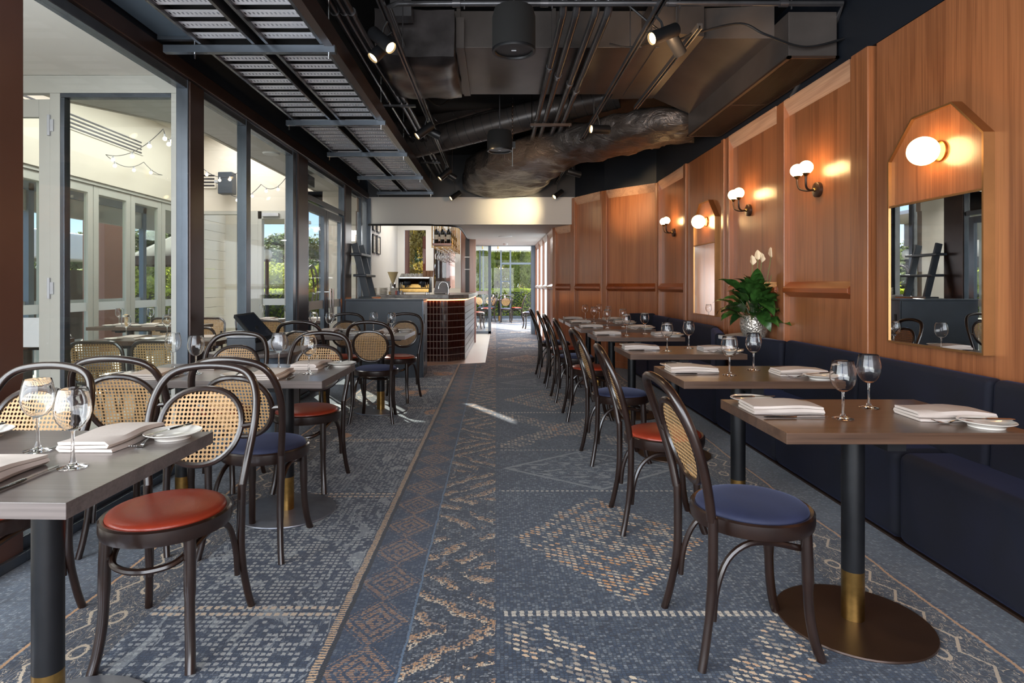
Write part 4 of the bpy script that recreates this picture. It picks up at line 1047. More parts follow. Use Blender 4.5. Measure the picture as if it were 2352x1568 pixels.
# end panel of the bar, post and oak panels
sbox('wall_bar_end', (-.80, 13.0, 0), (-.44, 13.1, 2.72), M['oak'])
pp = thing('black_post', 'black square post with white fixings on the oak panel ending the bar', 'post', (-.60, 12.95, 0))
MB().box((-.655, 12.9, 1.05), (-.575, 12.98, 2.2)).build('post', M['black_metal'], pp, world=True, bevel=.004)
for z in (1.53, 1.79): MB().box((-.67, 12.895, z), (-.56, 12.90, z+.015)).build('fixing', M['white'], pp, world=True)
MB().box((-.452, 12.72, 0), (-.43, 13.0, 1.0)).build('end_panel', M['oak_rail'], bar, world=True)
# white framed windows behind the bar
bw = thing('window_20', None, None, (-1.5, 12.8, 0), kind='structure')
m = MB().box((-2.4, 12.8, 0), (-.75, 12.88, 1.14)).box((-2.4, 12.8, 2.36), (-.75, 12.88, 2.72))
m.build('surround', M['white'], bw, world=True)
for a, b in ((-2.10, -1.93), (-1.48, -1.32), (-.87, -.75)): MB().box((a, 12.79, 1.14), (b, 12.88, 2.36)).build('mullion', M['white'], bw, world=True, bevel=.004)
for a, b in ((-2.4, -2.10), (-1.93, -1.48), (-1.32, -.87)):
    MB().box((a, 12.82, 1.14), (b, 12.828, 2.36)).build('pane', M['pane'], bw, world=True)
MB().box((-1.985, 12.78, 1.3), (-1.97, 12.79, 1.42)).build('hinge', M['light_grey'], bw, world=True)
# outside the bar windows
bo = thing('courtyard_building', 'brown rendered building with dark window posts seen through the bar windows', 'building', (-3, 17, 0))
MB().box((-4.4, 16.2, 0), (-2.35, 16.5, 2.75)).box((-2.1, 17.4, 0), (-1.82, 18.0, 2.6)).build('wall', M['terracotta'], bo, world=True)
for k in range(6): MB().box((-1.72+.0, 17.2+k*.55, 0), (-1.62, 17.32+k*.55, 2.75-.05*k)).build('post', M['brown_ext'], bo, world=True)
MB().box((-1.74, 17.2, 2.70), (-1.60, 20.5, 2.85)).build('beam', M['brown_ext'], bo, world=True)
MB().box((-4.4, 14.2, 3.0), (-1.2, 17.6, 3.1)).build('roof', M['soffit'], bo, world=True)
MB().box((-1.74, 17.3, 2.0), (-1.62, 20.0, 2.08)).build('beam', M['brown_ext'], bo, world=True)
# bottle rack
rk = thing('bottle_rack', 'brass and timber rack hanging over the bar with wine bottles on it', 'rack', (-.92, 11.4, 1.9))
MB().box((-1.09, 10.36, 1.885), (-.76, 12.6, 1.915)).build('shelf', M['oak_rail'], rk, world=True, bevel=.003)
for i in range(6):
    for x in (-1.095, -.755): MB().tube([(x, 10.4+i*.43, 1.84), (x, 10.4+i*.43, 2.72)], .010, 8).build('brass_rod', M['brass'], rk, world=True)
for z in (2.0, 1.86):
    for x in (-1.095, -.755): MB().tube([(x, 10.38, z), (x, 12.6, z)], .006, 6).build('brass_rail', M['brass'], rk, world=True)
for i in range(6): MB().tube([(-1.09, 10.45+i*.42, 1.855), (-.76, 10.45+i*.42, 1.855)], .005, 6).build('glass_rail', M['brass'], rk, world=True)
def bottle0():
    t = thing('wine_bottle', 'b', 'bottle')
    MB().lathe([(0, .0), (.035, 0), (.0375, .004), (.0375, .19), (.032, .212), (.017, .235), (.0145, .25), (.0145, .296), (0, .297)], 20).build('body', M['bottle'], t)
    MB().lathe([(.0379, .07), (.0379, .15)], 20).build('paper_label', M['label'], t)
    MB().lathe([(.0152, .25), (.0152, .299), (0, .300)], 16).build('capsule', M['foilcap'], t)
    return t
RW = ['front', 'second', 'third', 'fourth', 'last']
for r in range(5):
    for c in range(3):
        place('bottle', bottle0, -1.03+c*.105, 10.46+r*.42, 1.916, 0, 'dark wine bottle on the hanging rack, %s row, %s' % (RW[r], ('left', 'middle', 'right')[c]), 'wine bottles on the hanging rack', 'bottle')
for r in range(5):
    for c in range(3):
        place('glass', glass0, -1.02+c*.10, 10.52+r*.42, 1.850, 0, 'wine glass hanging upside down under the bottle rack, %s row, %s' % (RW[r], ('left', 'middle', 'right')[c]), 'glasses hanging under the bottle rack', 'wine glass', rxz=(PI, 0, 0))
# espresso machine, grinder
cm = thing('espresso_machine', 'brass and steel two group espresso machine on the bar', 'coffee machine', (-1.33, 10.0, 1.051))
MB().box((-.24, -.14, .035), (.24, .16, .10)).box((-.24, .02, .10), (.24, .16, .26)).build('body', M['brass'], cm, bevel=.008)
MB().box((-.25, -.15, .255), (.25, .17, .285)).build('cup_tray', M['steel'], cm, bevel=.006)
MB().hull([(-.24, -.12, .17), (.24, -.12, .17), (.24, .03, .26), (-.24, .03, .26)], (0, .02, 0)).build('brass_fascia', M['brass'], cm)
for x in (-.13, .13):
    MB().lathe([(0, 0), (.06, 0), (.078, .03), (.066, .06), (0, .085)], 24, (x, -.06, .15)).build('group_head', M['frame_grey'], cm)
    MB().tube([(x, -.08, .14), (x, -.22, .125)], .014, 10).build('portafilter', M['black_metal'], cm)
    MB().lathe([(.03, 0), (.034, .035), (0, .036)], 16, (x, -.08, .118)).build('filter_basket', M['steel'], cm)
for x in (-.22, -.19, .19, .22): MB().tube([(x, -.13, .22), (x, -.16, .20), (x, -.16, .10)], .006, 6).build('steam_wand', M['steel'], cm)
for x in (-.2, .2):
    for y in (-.1, .12): MB().lathe([(0, 0), (.018, 0), (.018, .036), (0, .036)], 12, (x, y, 0)).build('foot', M['steel'], cm)
for x in (-.255, .24): MB().box((x, -.15, .03), (x+.015, .17, .27)).build('side_panel', M['black_metal'], cm, bevel=.004)
def cup0():
    o = MB().lathe([(0, .003), (.020, 0), (.022, .004), (.036, .03), (.041, .055), (.039, .056), (.034, .03), (.02, .008), (0, .007)], 20).build('coffee_cup', M['china'], thingless); o.parent = None; return o
for i in range(10):
    place('cup', cup0, -1.53+.075*(i % 5)+.0, 9.95+.09*(i//5), 1.337+(.056), 0, 'white coffee cup upturned on top of the espresso machine', 'cups on the espresso machine', 'cup', rxz=(PI, 0, 0))
for i in range(3):
    o = MB().lathe([(0, 0), (.026, 0), (.036, .10), (.038, .102), (0, .104)], 16, (-1.17+.055*i, 9.98, 1.337)).build('takeaway_cup', M['oak_pale'])
    tag(o, 'brown takeaway cup stack on the espresso machine, %s' % ('left', 'middle', 'right')[i], 'cup', 'takeaway cup stacks')
gr = thing('coffee_grinder', 'coffee grinder with a clear conical hopper at the left of the espresso machine', 'coffee grinder', (-1.68, 9.9, 1.051))
MB().lathe([(0, 0), (.06, 0), (.06, .02), (.045, .04), (.045, .15), (.05, .17), (.03, .19), (0, .19)], 20).build('body', M['steel'], gr)
MB().lathe([(.02, .19), (.085, .36), (.087, .365), (0, .366)], 24).build('hopper', P('bean_hopper', (206,186,140), .2), gr)
MB().box((-.055, -.075, 0), (.055, -.03, .05)).build('dosing_tray', M['brass'], gr, bevel=.005)
tp = thing('bar_tap', 'arched chrome tap on the bar', 'tap', (-.85, 10.0, 1.051))
MB().tube(spline([(.06, 0, 0), (.06, 0, .12), (.03, 0, .19), (-.04, 0, .20), (-.09, 0, .15), (-.10, 0, .09)], 6), .012, 10).build('spout', M['steel'], tp)
MB().lathe([(0, 0), (.028, 0), (.026, .02), (0, .022)], 16, (.06, 0, 0)).build('base', M['steel'], tp); MB().tube([(.06, 0, .08), (.10, -.02, .13)], .008, 8).build('lever', M['bronze_base'], tp)
mo = thing('till_monitor', 'silver backed screen tilted on the bar beside the tap', 'monitor', (-.95, 10.35, 1.051))
mo.rotation_euler.z = .3
MB().hull([(-.12, -.04, .02), (.14, -.04, .02), (.19, .09, .22), (-.05, .09, .22)], (0, .02, 0)).build('screen', M['light_grey'], mo); MB().box((-.09, 0, 0), (.09, .12, .015)).build('stand', M['black_metal'], mo)
for i in range(3):
    z = 1.051
    for k in range(5):
        o = place('plate', plate0, -1.98+.17*i, 9.78, z+k*.022, 0, 'white side plate in the %s stack on the bar behind the slate cabinet' % ('left', 'middle', 'right')[i], 'plate stacks on the bar', 'plate')
for i, (x, c) in enumerate(((-1.58, (206,120,110)), (-1.545, (120,130,160)), (-1.50, (222,218,210)))):
    o = MB().box((x-.014, 9.60, 1.051), (x+.014, 9.66, 1.115)).build('sachet_box', P('sachet_%d' % i, c, .6), bevel=.003); tag(o, ('red', 'blue', 'white')[i]+' small packet standing at the bar edge beside the grinder', 'packet')
# picture frames on the left wall of the bar
def picture(y0, y1, z0, z1, label):
    t = thing('picture_frame', label, 'picture', (-2.069, (y0+y1)/2, z0)); w = (y1-y0)/2; h = z1-z0
    MB().box((0, -w, 0), (.022, w, .018)).box((0, -w, h-.018), (.022, w, h)).box((0, -w, 0), (.022, -w+.018, h)).box((0, w-.018, 0), (.022, w, h)).build('frame', M['black_metal'], t)
    MB().box((0, -w+.01, .01), (.010, w-.01, h-.01)).build('sheet', M['label'], t)
    m = MB()
    for k in range(9): m.box((.0101, -w*.55, h*.18+k*h*.07), (.0108, w*(.55-(k*37 % 5)*.06), h*.18+k*h*.07+.006))
    m.build('print', M['frame_grey'], t)
picture(10.16, 10.42, 1.74, 2.06, 'black framed certificate, nearer one of the lower pair on the bar side wall'); picture(10.50, 10.80, 1.74, 2.06, 'black framed certificate, farther one of the lower pair on the bar side wall')
picture(10.16, 10.42, 2.12, 2.38, 'black framed certificate, nearer one of the upper pair on the bar side wall'); picture(10.50, 10.80, 2.12, 2.38, 'black framed certificate, farther one of the upper pair on the bar side wall')
sbox('wall_corridor_left', (-.60, 13.1, 0), (-.50, 15.06, 2.18), M['oak'])
# ladder
ld = thing('decorative_ladder', 'dark grey timber ladder leaning on the glazing behind the slate cabinet', 'ladder', (-1.85, 8.95, 0))
def lp(y, z): return Vector((-2.03+(1.80-z)*.235+(0), y, z))
for y in (8.72, 9.14): MB().bar(lp(y, 0), lp(y, 1.80), .09, .04, (0, 1, 0)).build('stile', M['cabinet'], ld, world=True, bevel=.006)
for z in (.5, 1.02, 1.34, 1.64):
    q = lp(0, z)
    MB().box((q.x-.10, 8.60, z-.018), (q.x+.09, 9.26, z+.018)).build('tread', M['cabinet'], ld, world=True, bevel=.008)
# ------------------------------------------------------------------ waiter station with till
ws = thing('waiter_station', 'round ended pale topped waiter station between the window tables', 'side table', (-1.72, 4.47, 0))
MB().prism(rrect(-2.03, 4.16, -1.43, 4.78, .16, 7), .700, .728).build('top', M['table_top_left'], ws, world=True, bevel=.004)
MB().prism(rrect(-2.0, 4.22, -1.50, 4.72, .10, 5), .0, .700).build('body', M['frame_blue'], ws, world=True)
ps = thing('till_terminal', 'black touch screen till tilted on a grey base by the window post', 'till', (-1.76, 4.45, .7285))
MB().box((-.15, -.14, 0), (.06, .12, .10)).build('base', M['cabinet'], ps, bevel=.008)
MB().box((-.155, -.145, .10), (.065, .125, .112)).build('base_lid', M['light_grey'], ps, bevel=.004)
MB().lathe([(0, -.06), (.05, -.06), (.052, 0), (.05, .06), (0, .06)], 20, (.17, -.02, .055), Matrix.Rotation(PI/2, 4, 'Y')).build('receipt_printer', M['light_grey'], ps)
MB().tube([(.0, .02, .10), (.03, .0, .16)], .03, 10).build('neck', M['black_metal'], ps)
o_ = WL(ps); A = at(537, 722, 4.50)-o_; Bq = at(583, 716, 4.62)-o_; D = at(588, 781, 4.30)-o_; C = Bq+D-A
nn = (Bq-A).cross(D-A).normalized()
if nn.y > 0: nn = -nn
MB().hull([A, Bq, C, D], nn*-.028).build('screen_case', M['black_metal'], ps, bevel=.004)
ce = (A+C)/2; MB().hull([ce+(p-ce)*.84+nn*.001 for p in (A, Bq, C, D)], nn*-.001).build('touch_screen', M['screen'], ps)
# ------------------------------------------------------------------ corridor end and far room
e1 = thing('window_21', None, None, (-.35, 15.1, 0), kind='structure')
MB().box((-.20, 15.06, 0), (-.13, 15.14, 2.2)).box((-1.1, 15.06, 2.17), (1.1, 15.14, 2.26)).box((-1.1, 15.06, 0), (-.13, 15.14, .07)).build('frame', M['frame_blue'], e1, world=True, bevel=.003)
MB().box((-1.1, 15.09, .07), (-.20, 15.10, 2.17)).build('pane', M['pane_dim'], e1, world=True)
MB().box((-1.1, 15.085, .98), (-.20, 15.088, 1.06)).build('glazing_band', M['band'], e1, world=True)
MB().box((.86, 15.0, 0), (.99, 15.2, 2.2)).box((.99, 15.0, 0), (1.1, 15.1, 2.2)).build('jamb', M['frame_blue'], e1, world=True, bevel=.003)
sbox('ceiling_far', (-1.25, 15.14, 2.75), (3.2, 22.4, 2.85), M['white'])
sbox('wall_far_right', (3.0, 15.1, 0), (3.2, 22.2, 2.75), M['white'])
sbox('wall_far_front', (1.1, 15.1, 0), (3.0, 15.2, 2.75), M['white'])
sbox('wall_far_left', (-1.25, 15.2, 0), (-1.15, 19.0, 2.75), M['terracotta'])
fw = thing('window_22', None, None, (0, 22, 0), kind='structure')
for x in (-1.2, -.62, -.50, .14, .48, 1.35, 2.3): MB().box((x, 21.93, 0), (x+.055, 22.07, 2.46)).build('mullion', M['frame_dark'], fw, world=True)
MB().box((-1.2, 21.95, 2.45), (3, 22.05, 2.75)).build('head', M['white'], fw, world=True); MB().box((-1.2, 21.95, 0), (3, 22.05, .10)).build('sill', M['frame_grey'], fw, world=True)
for z in (1.95,): MB().box((.14, 21.95, z), (1.4, 22.03, z+.07)).build('transom', M['frame_dark'], fw, world=True)
MB().box((.14, 21.95, 1.32), (.5, 22.03, 1.36)).build('glazing_bar', M['frame_dark'], fw, world=True)
MB().box((-1.2, 21.99, .1), (3, 22.0, 2.45)).build('pane', M['pane'], fw, world=True)
tl = thing('curved_ceiling_track', 'thin curved dark rail with brass drops under the far room ceiling', 'track', (0, 18.5, 2.55))
MB().tube(spline([(-1.1, 18.0, 2.45), (-.4, 18.6, 2.42), (.9, 18.3, 2.42), (2, 17.4, 2.42)], 8), .015, 8).build('rail', M['black_metal'], tl, world=True)
for x in (-.42, .05): MB().tube([(x, 18.5, 2.30), (x, 18.5, 2.75)], .016, 8).build('brass_drop', M['brass'], tl, world=True)
for i, (k, x, y, rz, lb) in enumerate((('b', .30, 19.6, PI, 'far room bentwood chair with blue seat, back to the camera at the centre'), ('b', .10-.30, 20.9, 0.1, 'far room bentwood chair behind the table, facing the camera'), ('r', .66, 20.3, PI/2+PI-.3+.3, 'far room bentwood chair at the right end of the table, seen side on'),
        ('r', -.30, 19.8, -1.2+PI*0, 'far room bentwood chair with red seat at the left end of the table'), ('b', .92, 16.9, -PI/2+.2, 'far room bentwood chair just inside the right of the doorway'), ('r', -.52, 16.9, PI/2-.3, 'far room bentwood chair nearest behind the glass partition'), ('r', -.75, 17.5, PI/2+.4, 'far room bentwood chair second behind the glass partition'), ('b', -.45, 20.4, .6, 'far room bentwood chair at the back left of the table'))):
    chair(k, x, y, rz, lb, 'chairs in the far room')
ft = table('dining_table', -.35, .55, 20.3, .32, [.1], M['table_top_left'], M['base_metal'], 'table laid with napkins in the far room', None)
for i, x in enumerate((-.1, .28)):
    o = MB().lathe([(0, 0), (.03, 0), (.035, .02), (.02, .14), (0, .15)], 12, (x, 20.2, .741)).build('standing_napkin', M['linen']); tag(o, 'white napkin standing upright on the far room table, '+('left' if i == 0 else 'right'), 'napkin')
dd = thing('smoke_detector', 'small round white smoke detector on the corridor ceiling near the far doorway', 'smoke detector', (.22, 14.3, 2.18)); MB().lathe([(.055, 0), (.05, -.03), (.03, -.045), (0, -.05)], 20).build('housing', M['white'], dd)
d2 = MB().lathe([(.14, 0), (.13, -.012), (0, -.014)], 28, (.18, 12.2, 2.18)).build('ceiling_vent', M['white']); tag(d2, 'flat round white air vent on the corridor ceiling', 'vent')
# ------------------------------------------------------------------ terrace beyond the left glazing
sbox('floor_terrace', (-4.9, -3, -.12), (-2.12, 9.3, -.012), M['floor_tile'])
sbox('ceiling_terrace_low', (-4.9, -3, 2.62), (-2.16, 4.2, 2.72), M['soffit'])
o = struct(MB().prism([(-2.16, 4.2), (-3.45, 4.2), (-3.32, 4.7), (-2.87, 5.3), (-2.73, 5.7), (-2.73, 9.3), (-2.16, 9.3)][::-1], 2.62, 2.72).build('ceiling_terrace_strip', M['soffit']))
e_ = MB()
pth = [(-3.45, 4.2), (-3.32, 4.7), (-2.87, 5.3), (-2.73, 5.7), (-2.73, 9.3)]
for a, b in zip(pth, pth[1:]): e_.bar((a[0], a[1], 2.70), (b[0], b[1], 2.70), .04, .17)
struct(e_.build('trim_terrace_edge', M['cream']))
sbox('wall_terrace_upper', (-4.8, 4.2, 2.42), (-4.70, 9.3, 3.5), M['cream'])
sbox('ceiling_terrace_high', (-4.8, 4.2, 3.45), (-2.6, 9.3, 3.55), M['cream'])
sbox('wall_terrace_inner_upper', (-2.70, 5.7, 2.72), (-2.62, 9.3, 3.5), M['cream'])
sbox('wall_terrace_front_upper', (-4.8, 4.12, 2.62), (-2.62, 4.2, 3.5), M['cream'])
ad = thing('linear_diffuser', 'long slotted air diffuser on the cream terrace soffit', 'air vent', (-4.69, 6.6, 2.9))
MB().box((-4.70, 4.3, 2.92), (-4.688, 8.1, 3.12)).build('plate', M['cream'], ad, world=True)
for k in range(4): MB().box((-4.688, 4.35, 2.938+k*.045), (-4.682, 8.05, 2.956+k*.045)).build('slot', M['tray_dark'], ad, world=True)
v2 = thing('small_vent', 'short four slot vent near the terrace loudspeaker', 'air vent', (-4.3, 9.18, 2.7))
MB().box((-4.42, 9.17, 2.66), (-4.22, 9.19, 2.90)).build('plate', M['cream'], v2, world=True)
for k in range(4): MB().box((-4.40, 9.163, 2.69+k*.05), (-4.24, 9.172, 2.71+k*.05)).build('slot', M['tray_dark'], v2, world=True)
# partition facing the camera, with door and window
pw = thing('window_30', None, None, (-3.0, 4.15, 0), kind='structure')
def F(nm, x0, x1, z0, z1, mat='frame_pale', par=None, y0=4.12, y1=4.18, bev=.004): return MB().box((x0, y0, z0), (x1, y1, z1)).build(nm, M[mat], par or pw, world=True, bevel=bev)
F('beam', -4.8, -2.16, 2.50, 2.62); F('post', -3.02, -2.95, 0, 2.50); F('post', -2.20, -2.16, 0, 2.5)
F('window_rail', -2.95, -2.20, 2.47, 2.50, 'frame_grey'); F('window_rail', -2.95, -2.92, 0, 2.47, 'frame_grey'); F('sill', -2.95, -2.2, 0, .1)
F('pane', -2.92, -2.20, .1, 2.47, 'pane_dim', y0=4.148, y1=4.154, bev=0)
m = MB().box((-3.025, 4.13, .02), (-3.10, 4.17, 2.46)).box((-4.2, 4.13, .02), (-4.05, 4.17, 2.46)).box((-4.05, 4.13, .02), (-3.10, 4.17, .16)).box((-4.05, 4.13, 2.34), (-3.10, 4.17, 2.46)); m.build('door_stiles', M['frame_pale'], pw, world=True, bevel=.003)
F('door_pane', -4.05, -3.10, .16, 2.34, 'pane_dim', y0=4.148, y1=4.154, bev=0); F('glazing_band', -4.05, -3.10, .78, .98, 'band', y0=4.140, y1=4.142, bev=0)
for z in (2.28, 1.18): MB().tube([(-3.022, 4.115, z-.07), (-3.022, 4.115, z+.07)], .011, 8).box((-3.022, 4.112, z-.04), (-2.99, 4.12, z+.04)).build('hinge', M['light_grey'], pw, world=True)
# bifold doors along the outer side
bf = thing('door_30', None, None, (-4.75, 6.6, 0), kind='structure')
MB().box((-4.80, 4.2, 2.38), (-4.72, 9.3, 2.46)).build('head_track', M['frame_pale'], bf, world=True)
y = 4.25; i = 0
while y < 9.1:
    w = .72; m = MB()
    m.box((-4.79, y, .02), (-4.74, y+.09, 2.38)).box((-4.79, y+w-.09, .02), (-4.74, y+w, 2.38)).box((-4.79, y+.09, .02), (-4.74, y+w-.09, .12)).box((-4.79, y+.09, 2.28), (-4.74, y+w-.09, 2.38))
    lf = m.build('door_leaf', M['frame_pale'], bf, world=True, bevel=.003)
    MB().box((-4.768, y+.09, .12), (-4.762, y+w-.09, 2.28)).build('pane', M['pane_dim'], lf, world=True)
    MB().box((-4.760, y+.09, .90), (-4.758, y+w-.09, 1.0)).build('glazing_band', M['band'], lf, world=True)
    y += w+.012
sbox('wall_terrace_left_blocker', (-4.85, -3, 0), (-4.75, 4.2, 2.62), M['cream'])  # unseen wall added to cut the daylight in the near terrace
# end wall with window, door
ew = thing('wall_terrace_end', None, None, (-4.0, 9.25, 0), kind='structure')
def F2(nm, x0, x1, z0, z1, mat='cream', y0=9.20, y1=9.30, bev=.003): return MB().box((x0, y0, z0), (x1, y1, z1)).build(nm, M[mat], ew, world=True, bevel=bev)
F2('wall_panel', -4.8, -2.62, 2.32, 3.5); F2('pier', -4.8, -4.45, 0, 2.32); F2('pier', -3.86, -3.70, 0, 2.32, 'frame_pale'); F2('pier', -3.60, -3.54, 0, 2.32, 'frame_pale')
F2('frame_head', -4.45, -3.86, 2.27, 2.32, 'frame_pale'); F2('pane', -4.45, -3.86, 0, 2.27, 'pane_dim', 9.245, 9.251, 0)
F2('door_stile', -3.70, -3.60, 0, 2.32, 'frame_pale'); F2('door_stile', -3.20, -3.13, 0, 2.32, 'frame_pale'); F2('door_rail', -3.60, -3.20, 2.20, 2.32, 'frame_pale'); F2('door_rail', -3.60, -3.20, 0, .15, 'frame_pale')
F2('door_pane', -3.60, -3.20, .15, 2.20, 'pane_dim', 9.245, 9.251, 0); F2('glazing_band', -3.60, -3.20, .90, 1.0, 'band', 9.238, 9.241, 0)
F2('door_closer', -3.52, -3.27, 2.235, 2.285, 'light_grey', 9.14, 9.20)
F2('wall_panel', -3.13, -2.1, 2.32, 2.62); F2('post', -3.13, -3.06, 0, 2.32, 'frame_pale'); F2('post', -2.68, -2.60, 0, 2.32, 'frame_grey'); F2('side_wall', -2.60, -2.12, 0, 2.32); F2('door_rail', -3.06, -2.68, 0, .12, 'frame_pale'); F2('door_pane', -3.06, -2.68, .12, 2.32, 'pane_dim', 9.245, 9.251, 0)
# weatherboard wall outside the end window
wb = thing('weatherboard_wall', 'cream weatherboard wall outside the end window of the terrace', 'wall', (-4.9, 9.8, 0))
for k in range(16):
    MB().hull([(-4.95, 9.32, .0+k*.165), (-4.95, 11.1, .0+k*.165), (-4.95, 11.1, .16+k*.165), (-4.95, 9.32, .16+k*.165)], (.02, 0, 0)).build('board', M['board'], wb, world=True)
MB().box((-5.1, 11.1, 0), (-4.62, 11.25, 2.7)).build('end_board', M['board'], wb, world=True)
tsp = thing('wall_loudspeaker', 'dark grey loudspeaker angled from the cream terrace wall', 'speaker', (-3.98, 9.0, 2.70))
m = MB().hull([(-.10, -.08, -.16), (.12, -.10, -.16), (.12, -.10, .16), (-.10, -.08, .16)], (0, .16, 0)); m.build('cabinet', M['cabinet'], tsp, bevel=.012)
MB().box((-.20, .03, .02), (-.08, .16, .06)).build('bracket', M['light_grey'], tsp)
hh = thing('ceiling_heater', 'dark slatted heater under the terrace ceiling beyond the door', 'heater', (-2.45, 7.6, 2.45)); MB().box((-.12, -.10, 0), (.12, .22, .13)).build('body', M['tray_dark'], hh, bevel=.006)
for k in range(5): MB().box((-.11, -.106, .015+k*.022), (.11, -.098, .025+k*.022)).build('slat', M['black_metal'], hh)
MB().tube([(0, .05, .13), (0, .05, .17)], .012, 8).build('drop_rod', M['white'], hh)
dl2 = MB().lathe([(.09, 0), (.08, -.014), (0, -.016)], 24, (-2.42, 6.55, 2.62)).build('ceiling_downlight', M['white']); tag(dl2, 'round white recessed fitting in the terrace ceiling by the speaker', 'ceiling light')
# festoon lights
def festoon(pts, n, label):
    P_ = []
    for a, b in zip(pts, pts[1:]):
        a, b = Vector(a), Vector(b)
        for k in range(14): t = k/14; P_.append(a.lerp(b, t)+Vector((0, 0, -.10*4*t*(1-t))))
    P_.append(Vector(pts[-1]))
    t = thing('festoon_lights', label, 'string lights', P_[0])
    MB().tube(P_, .004, 6).build('cable', M['tray_dark'], t, world=True)
    for k in range(n):
        p = P_[int((k+.5)/n*(len(P_)-1))]
        lh = MB().lathe([(0, 0), (.010, 0), (.010, -.03), (0, -.03)], 10, p).build('lamp_holder', M['light_grey'], t, world=True)
        MB().sphere(p-Vector((0, 0, .045)), .021, 8).build('bulb', M['bulb'], lh, world=True)
festoon([at(243, 355, 7.0), at(375, 296, 6.0), at(400, 300, 6.2)], 6, 'festoon lights with round bulbs, upper string seen through the big left pane')
festoon([at(243, 355, 7.0), at(330, 372, 8.0), at(400, 395, 9.0)], 4, 'festoon lights with round bulbs, lower string seen through the big left pane')
festoon([at(463, 384, 8.6), at(545, 397, 8.8)], 3, 'festoon lights above the terrace loudspeaker')
festoon([at(530, 447, 8.9), at(600, 423, 8.6), at(655, 410, 8.2)], 4, 'festoon lights below and right of the terrace loudspeaker')
# terrace furniture
def wchair0():
    t = thing('rattan_chair', 'c', 'chair')
    yf = lambda x, z: .19+(z-.45)*.14
    o = []
    for a, b in rrect(-.20, -.16, .20, .16, .09, 5): o.append((a, yf(a, b+.62), b+.62))
    MB().tube(o, .014, 8, closed=True).build('back_frame', M['bentwood'], t)
    cane_mesh('cane_panel', .39, .31, .02, .62, yf, .29, M['cane'], t, 5)
    MB().lathe([(0, .41), (.195, .41), (.205, .43), (.19, .455), (0, .462)], 24).build('seat', M['blue_seat'], t)
    for x, y in ((-.17, .18), (.17, .18), (-.16, -.15), (.16, -.15)): MB().tube([(x, y, .62 if y > 0 else .42), (x*1.06, y*1.15, 0)], .014, 8).build('leg', M['bentwood'], t)
    return t
WC = [(-3.06, 4.86, PI+.05, 'square backed cane chair nearest behind the big left pane'), (-2.60, 4.90, PI, 'square backed cane chair on the terrace beside the first window post'), (-3.85, 5.75, 2.6, 'square backed cane chair turned sideways at the left of the terrace table'), (-3.05, 5.95, 0, 'square backed cane chair on the far side of the nearer terrace table'),
      (-3.75, 7.75, 0, 'square backed cane chair at the second terrace table, right'), (-4.3, 7.75, .1, 'square backed cane chair at the second terrace table, left'), (-3.62, 4.62, 2.9, 'square backed cane chair behind the terrace door glass'), (-2.75, 7.66, PI-.1, 'square backed cane chair seen through the third pane'), (-3.35, 8.6, 2.8, 'square backed cane chair before the terrace end door')]
for x, y, rz, lb in WC: place('wc', wchair0, x, y, -.012, rz, lb, 'cane chairs on the terrace', 'chair')
TT = [(-2.85, 5.32, 'first'), (-3.95, 7.0, 'second'), (-2.80, 8.25, 'third'), (-4.1, 5.0, 'fourth')]
for x, y, nm in TT:
    tt = table('dining_table', x-(.55 if nm != 'fourth' else .42), x+(.55 if nm != 'fourth' else .42), y, .32, [x-.25, x+.25], M['table_top'], M['base_metal'], 'terrace table outside the glazing, '+{'first': 'nearest behind the big left pane', 'second': 'farther back with the pepper mill', 'third': 'seen through the third and fourth panes', 'fourth': 'behind the terrace door glass'}[nm], 'tables on the terrace')
    for k in range(3 if nm != 'fourth' else 1):
        gx = x-.35+.3*k
        lb = ' on the %s terrace table from the camera, %s' % (nm, ('left', 'middle', 'right')[k]) if nm != 'fourth' else ' on the terrace table behind the door glass'
        place('glass', glass0, gx, y-.05+.1*(k % 2), .7405, 0, 'wine glass'+lb, 'wine glasses on the terrace', 'wine glass')
        place('nap0', lambda: napkin0(0), gx+.13, y-.14, .7405, .2*k, 'folded white napkin'+lb, 'napkins on the terrace', 'napkin')
        place('plate', plate0, gx+.02, y-.24, .7405, 0, 'white side plate'+lb, 'side plates on the terrace', 'plate')
pm = MB().lathe([(0, 0), (.03, 0), (.031, .02), (.022, .05), (.028, .08), (.024, .095), (.029, .10), (.030, .12), (.015, .135), (0, .14)], 20, (-4.12, 6.78, .7405)).build('pepper_mill', P('pale_turned_wood', (206,170,120), .5)); tag(pm, 'pale turned wooden pepper mill on the second terrace table', 'pepper mill')
# ------------------------------------------------------------------ outdoors
sbox('ground_paving', (-16, -6, -.2), (-4.85, 30, -.03), M['paving']); sbox('ground_lawn', (-90, -40, -.4), (60, 110, -.21), M['grass'])
sbox('ground_paving_end', (-4.85, 9.3, -.2), (-2.1, 15, -.03), M['paving'])
bc = thing('brown_wall', 'brown rendered wall standing outside the folding doors', 'wall', (-7.4, 11.5, 0)); MB().box((-7.6, 11.2, -.03), (-7.2, 11.75, 2.9)).build('wall', M['terracotta'], bc, world=True)
of = thing('outer_glazed_screen', 'blue grey framed glass screen outside the folding doors', 'screen', (-6.4, 9, -.03))
for y in (6.8, 8.3, 9.6, 11.0): MB().box((-6.45, y, -.03), (-6.37, y+.10, 2.6)).build('post', M['frame_blue'], of, world=True)
MB().box((-6.45, 6.8, 2.5), (-6.37, 11.1, 2.62)).build('head_rail', M['frame_blue'], of, world=True); MB().box((-6.43, 6.9, .88), (-6.42, 11.0, .98)).build('glazing_band', M['band'], of, world=True)
MB().box((-6.55, 4.4, 2.80), (-4.86, 16, 2.88)).build('canopy', M['soffit'], of, world=True)
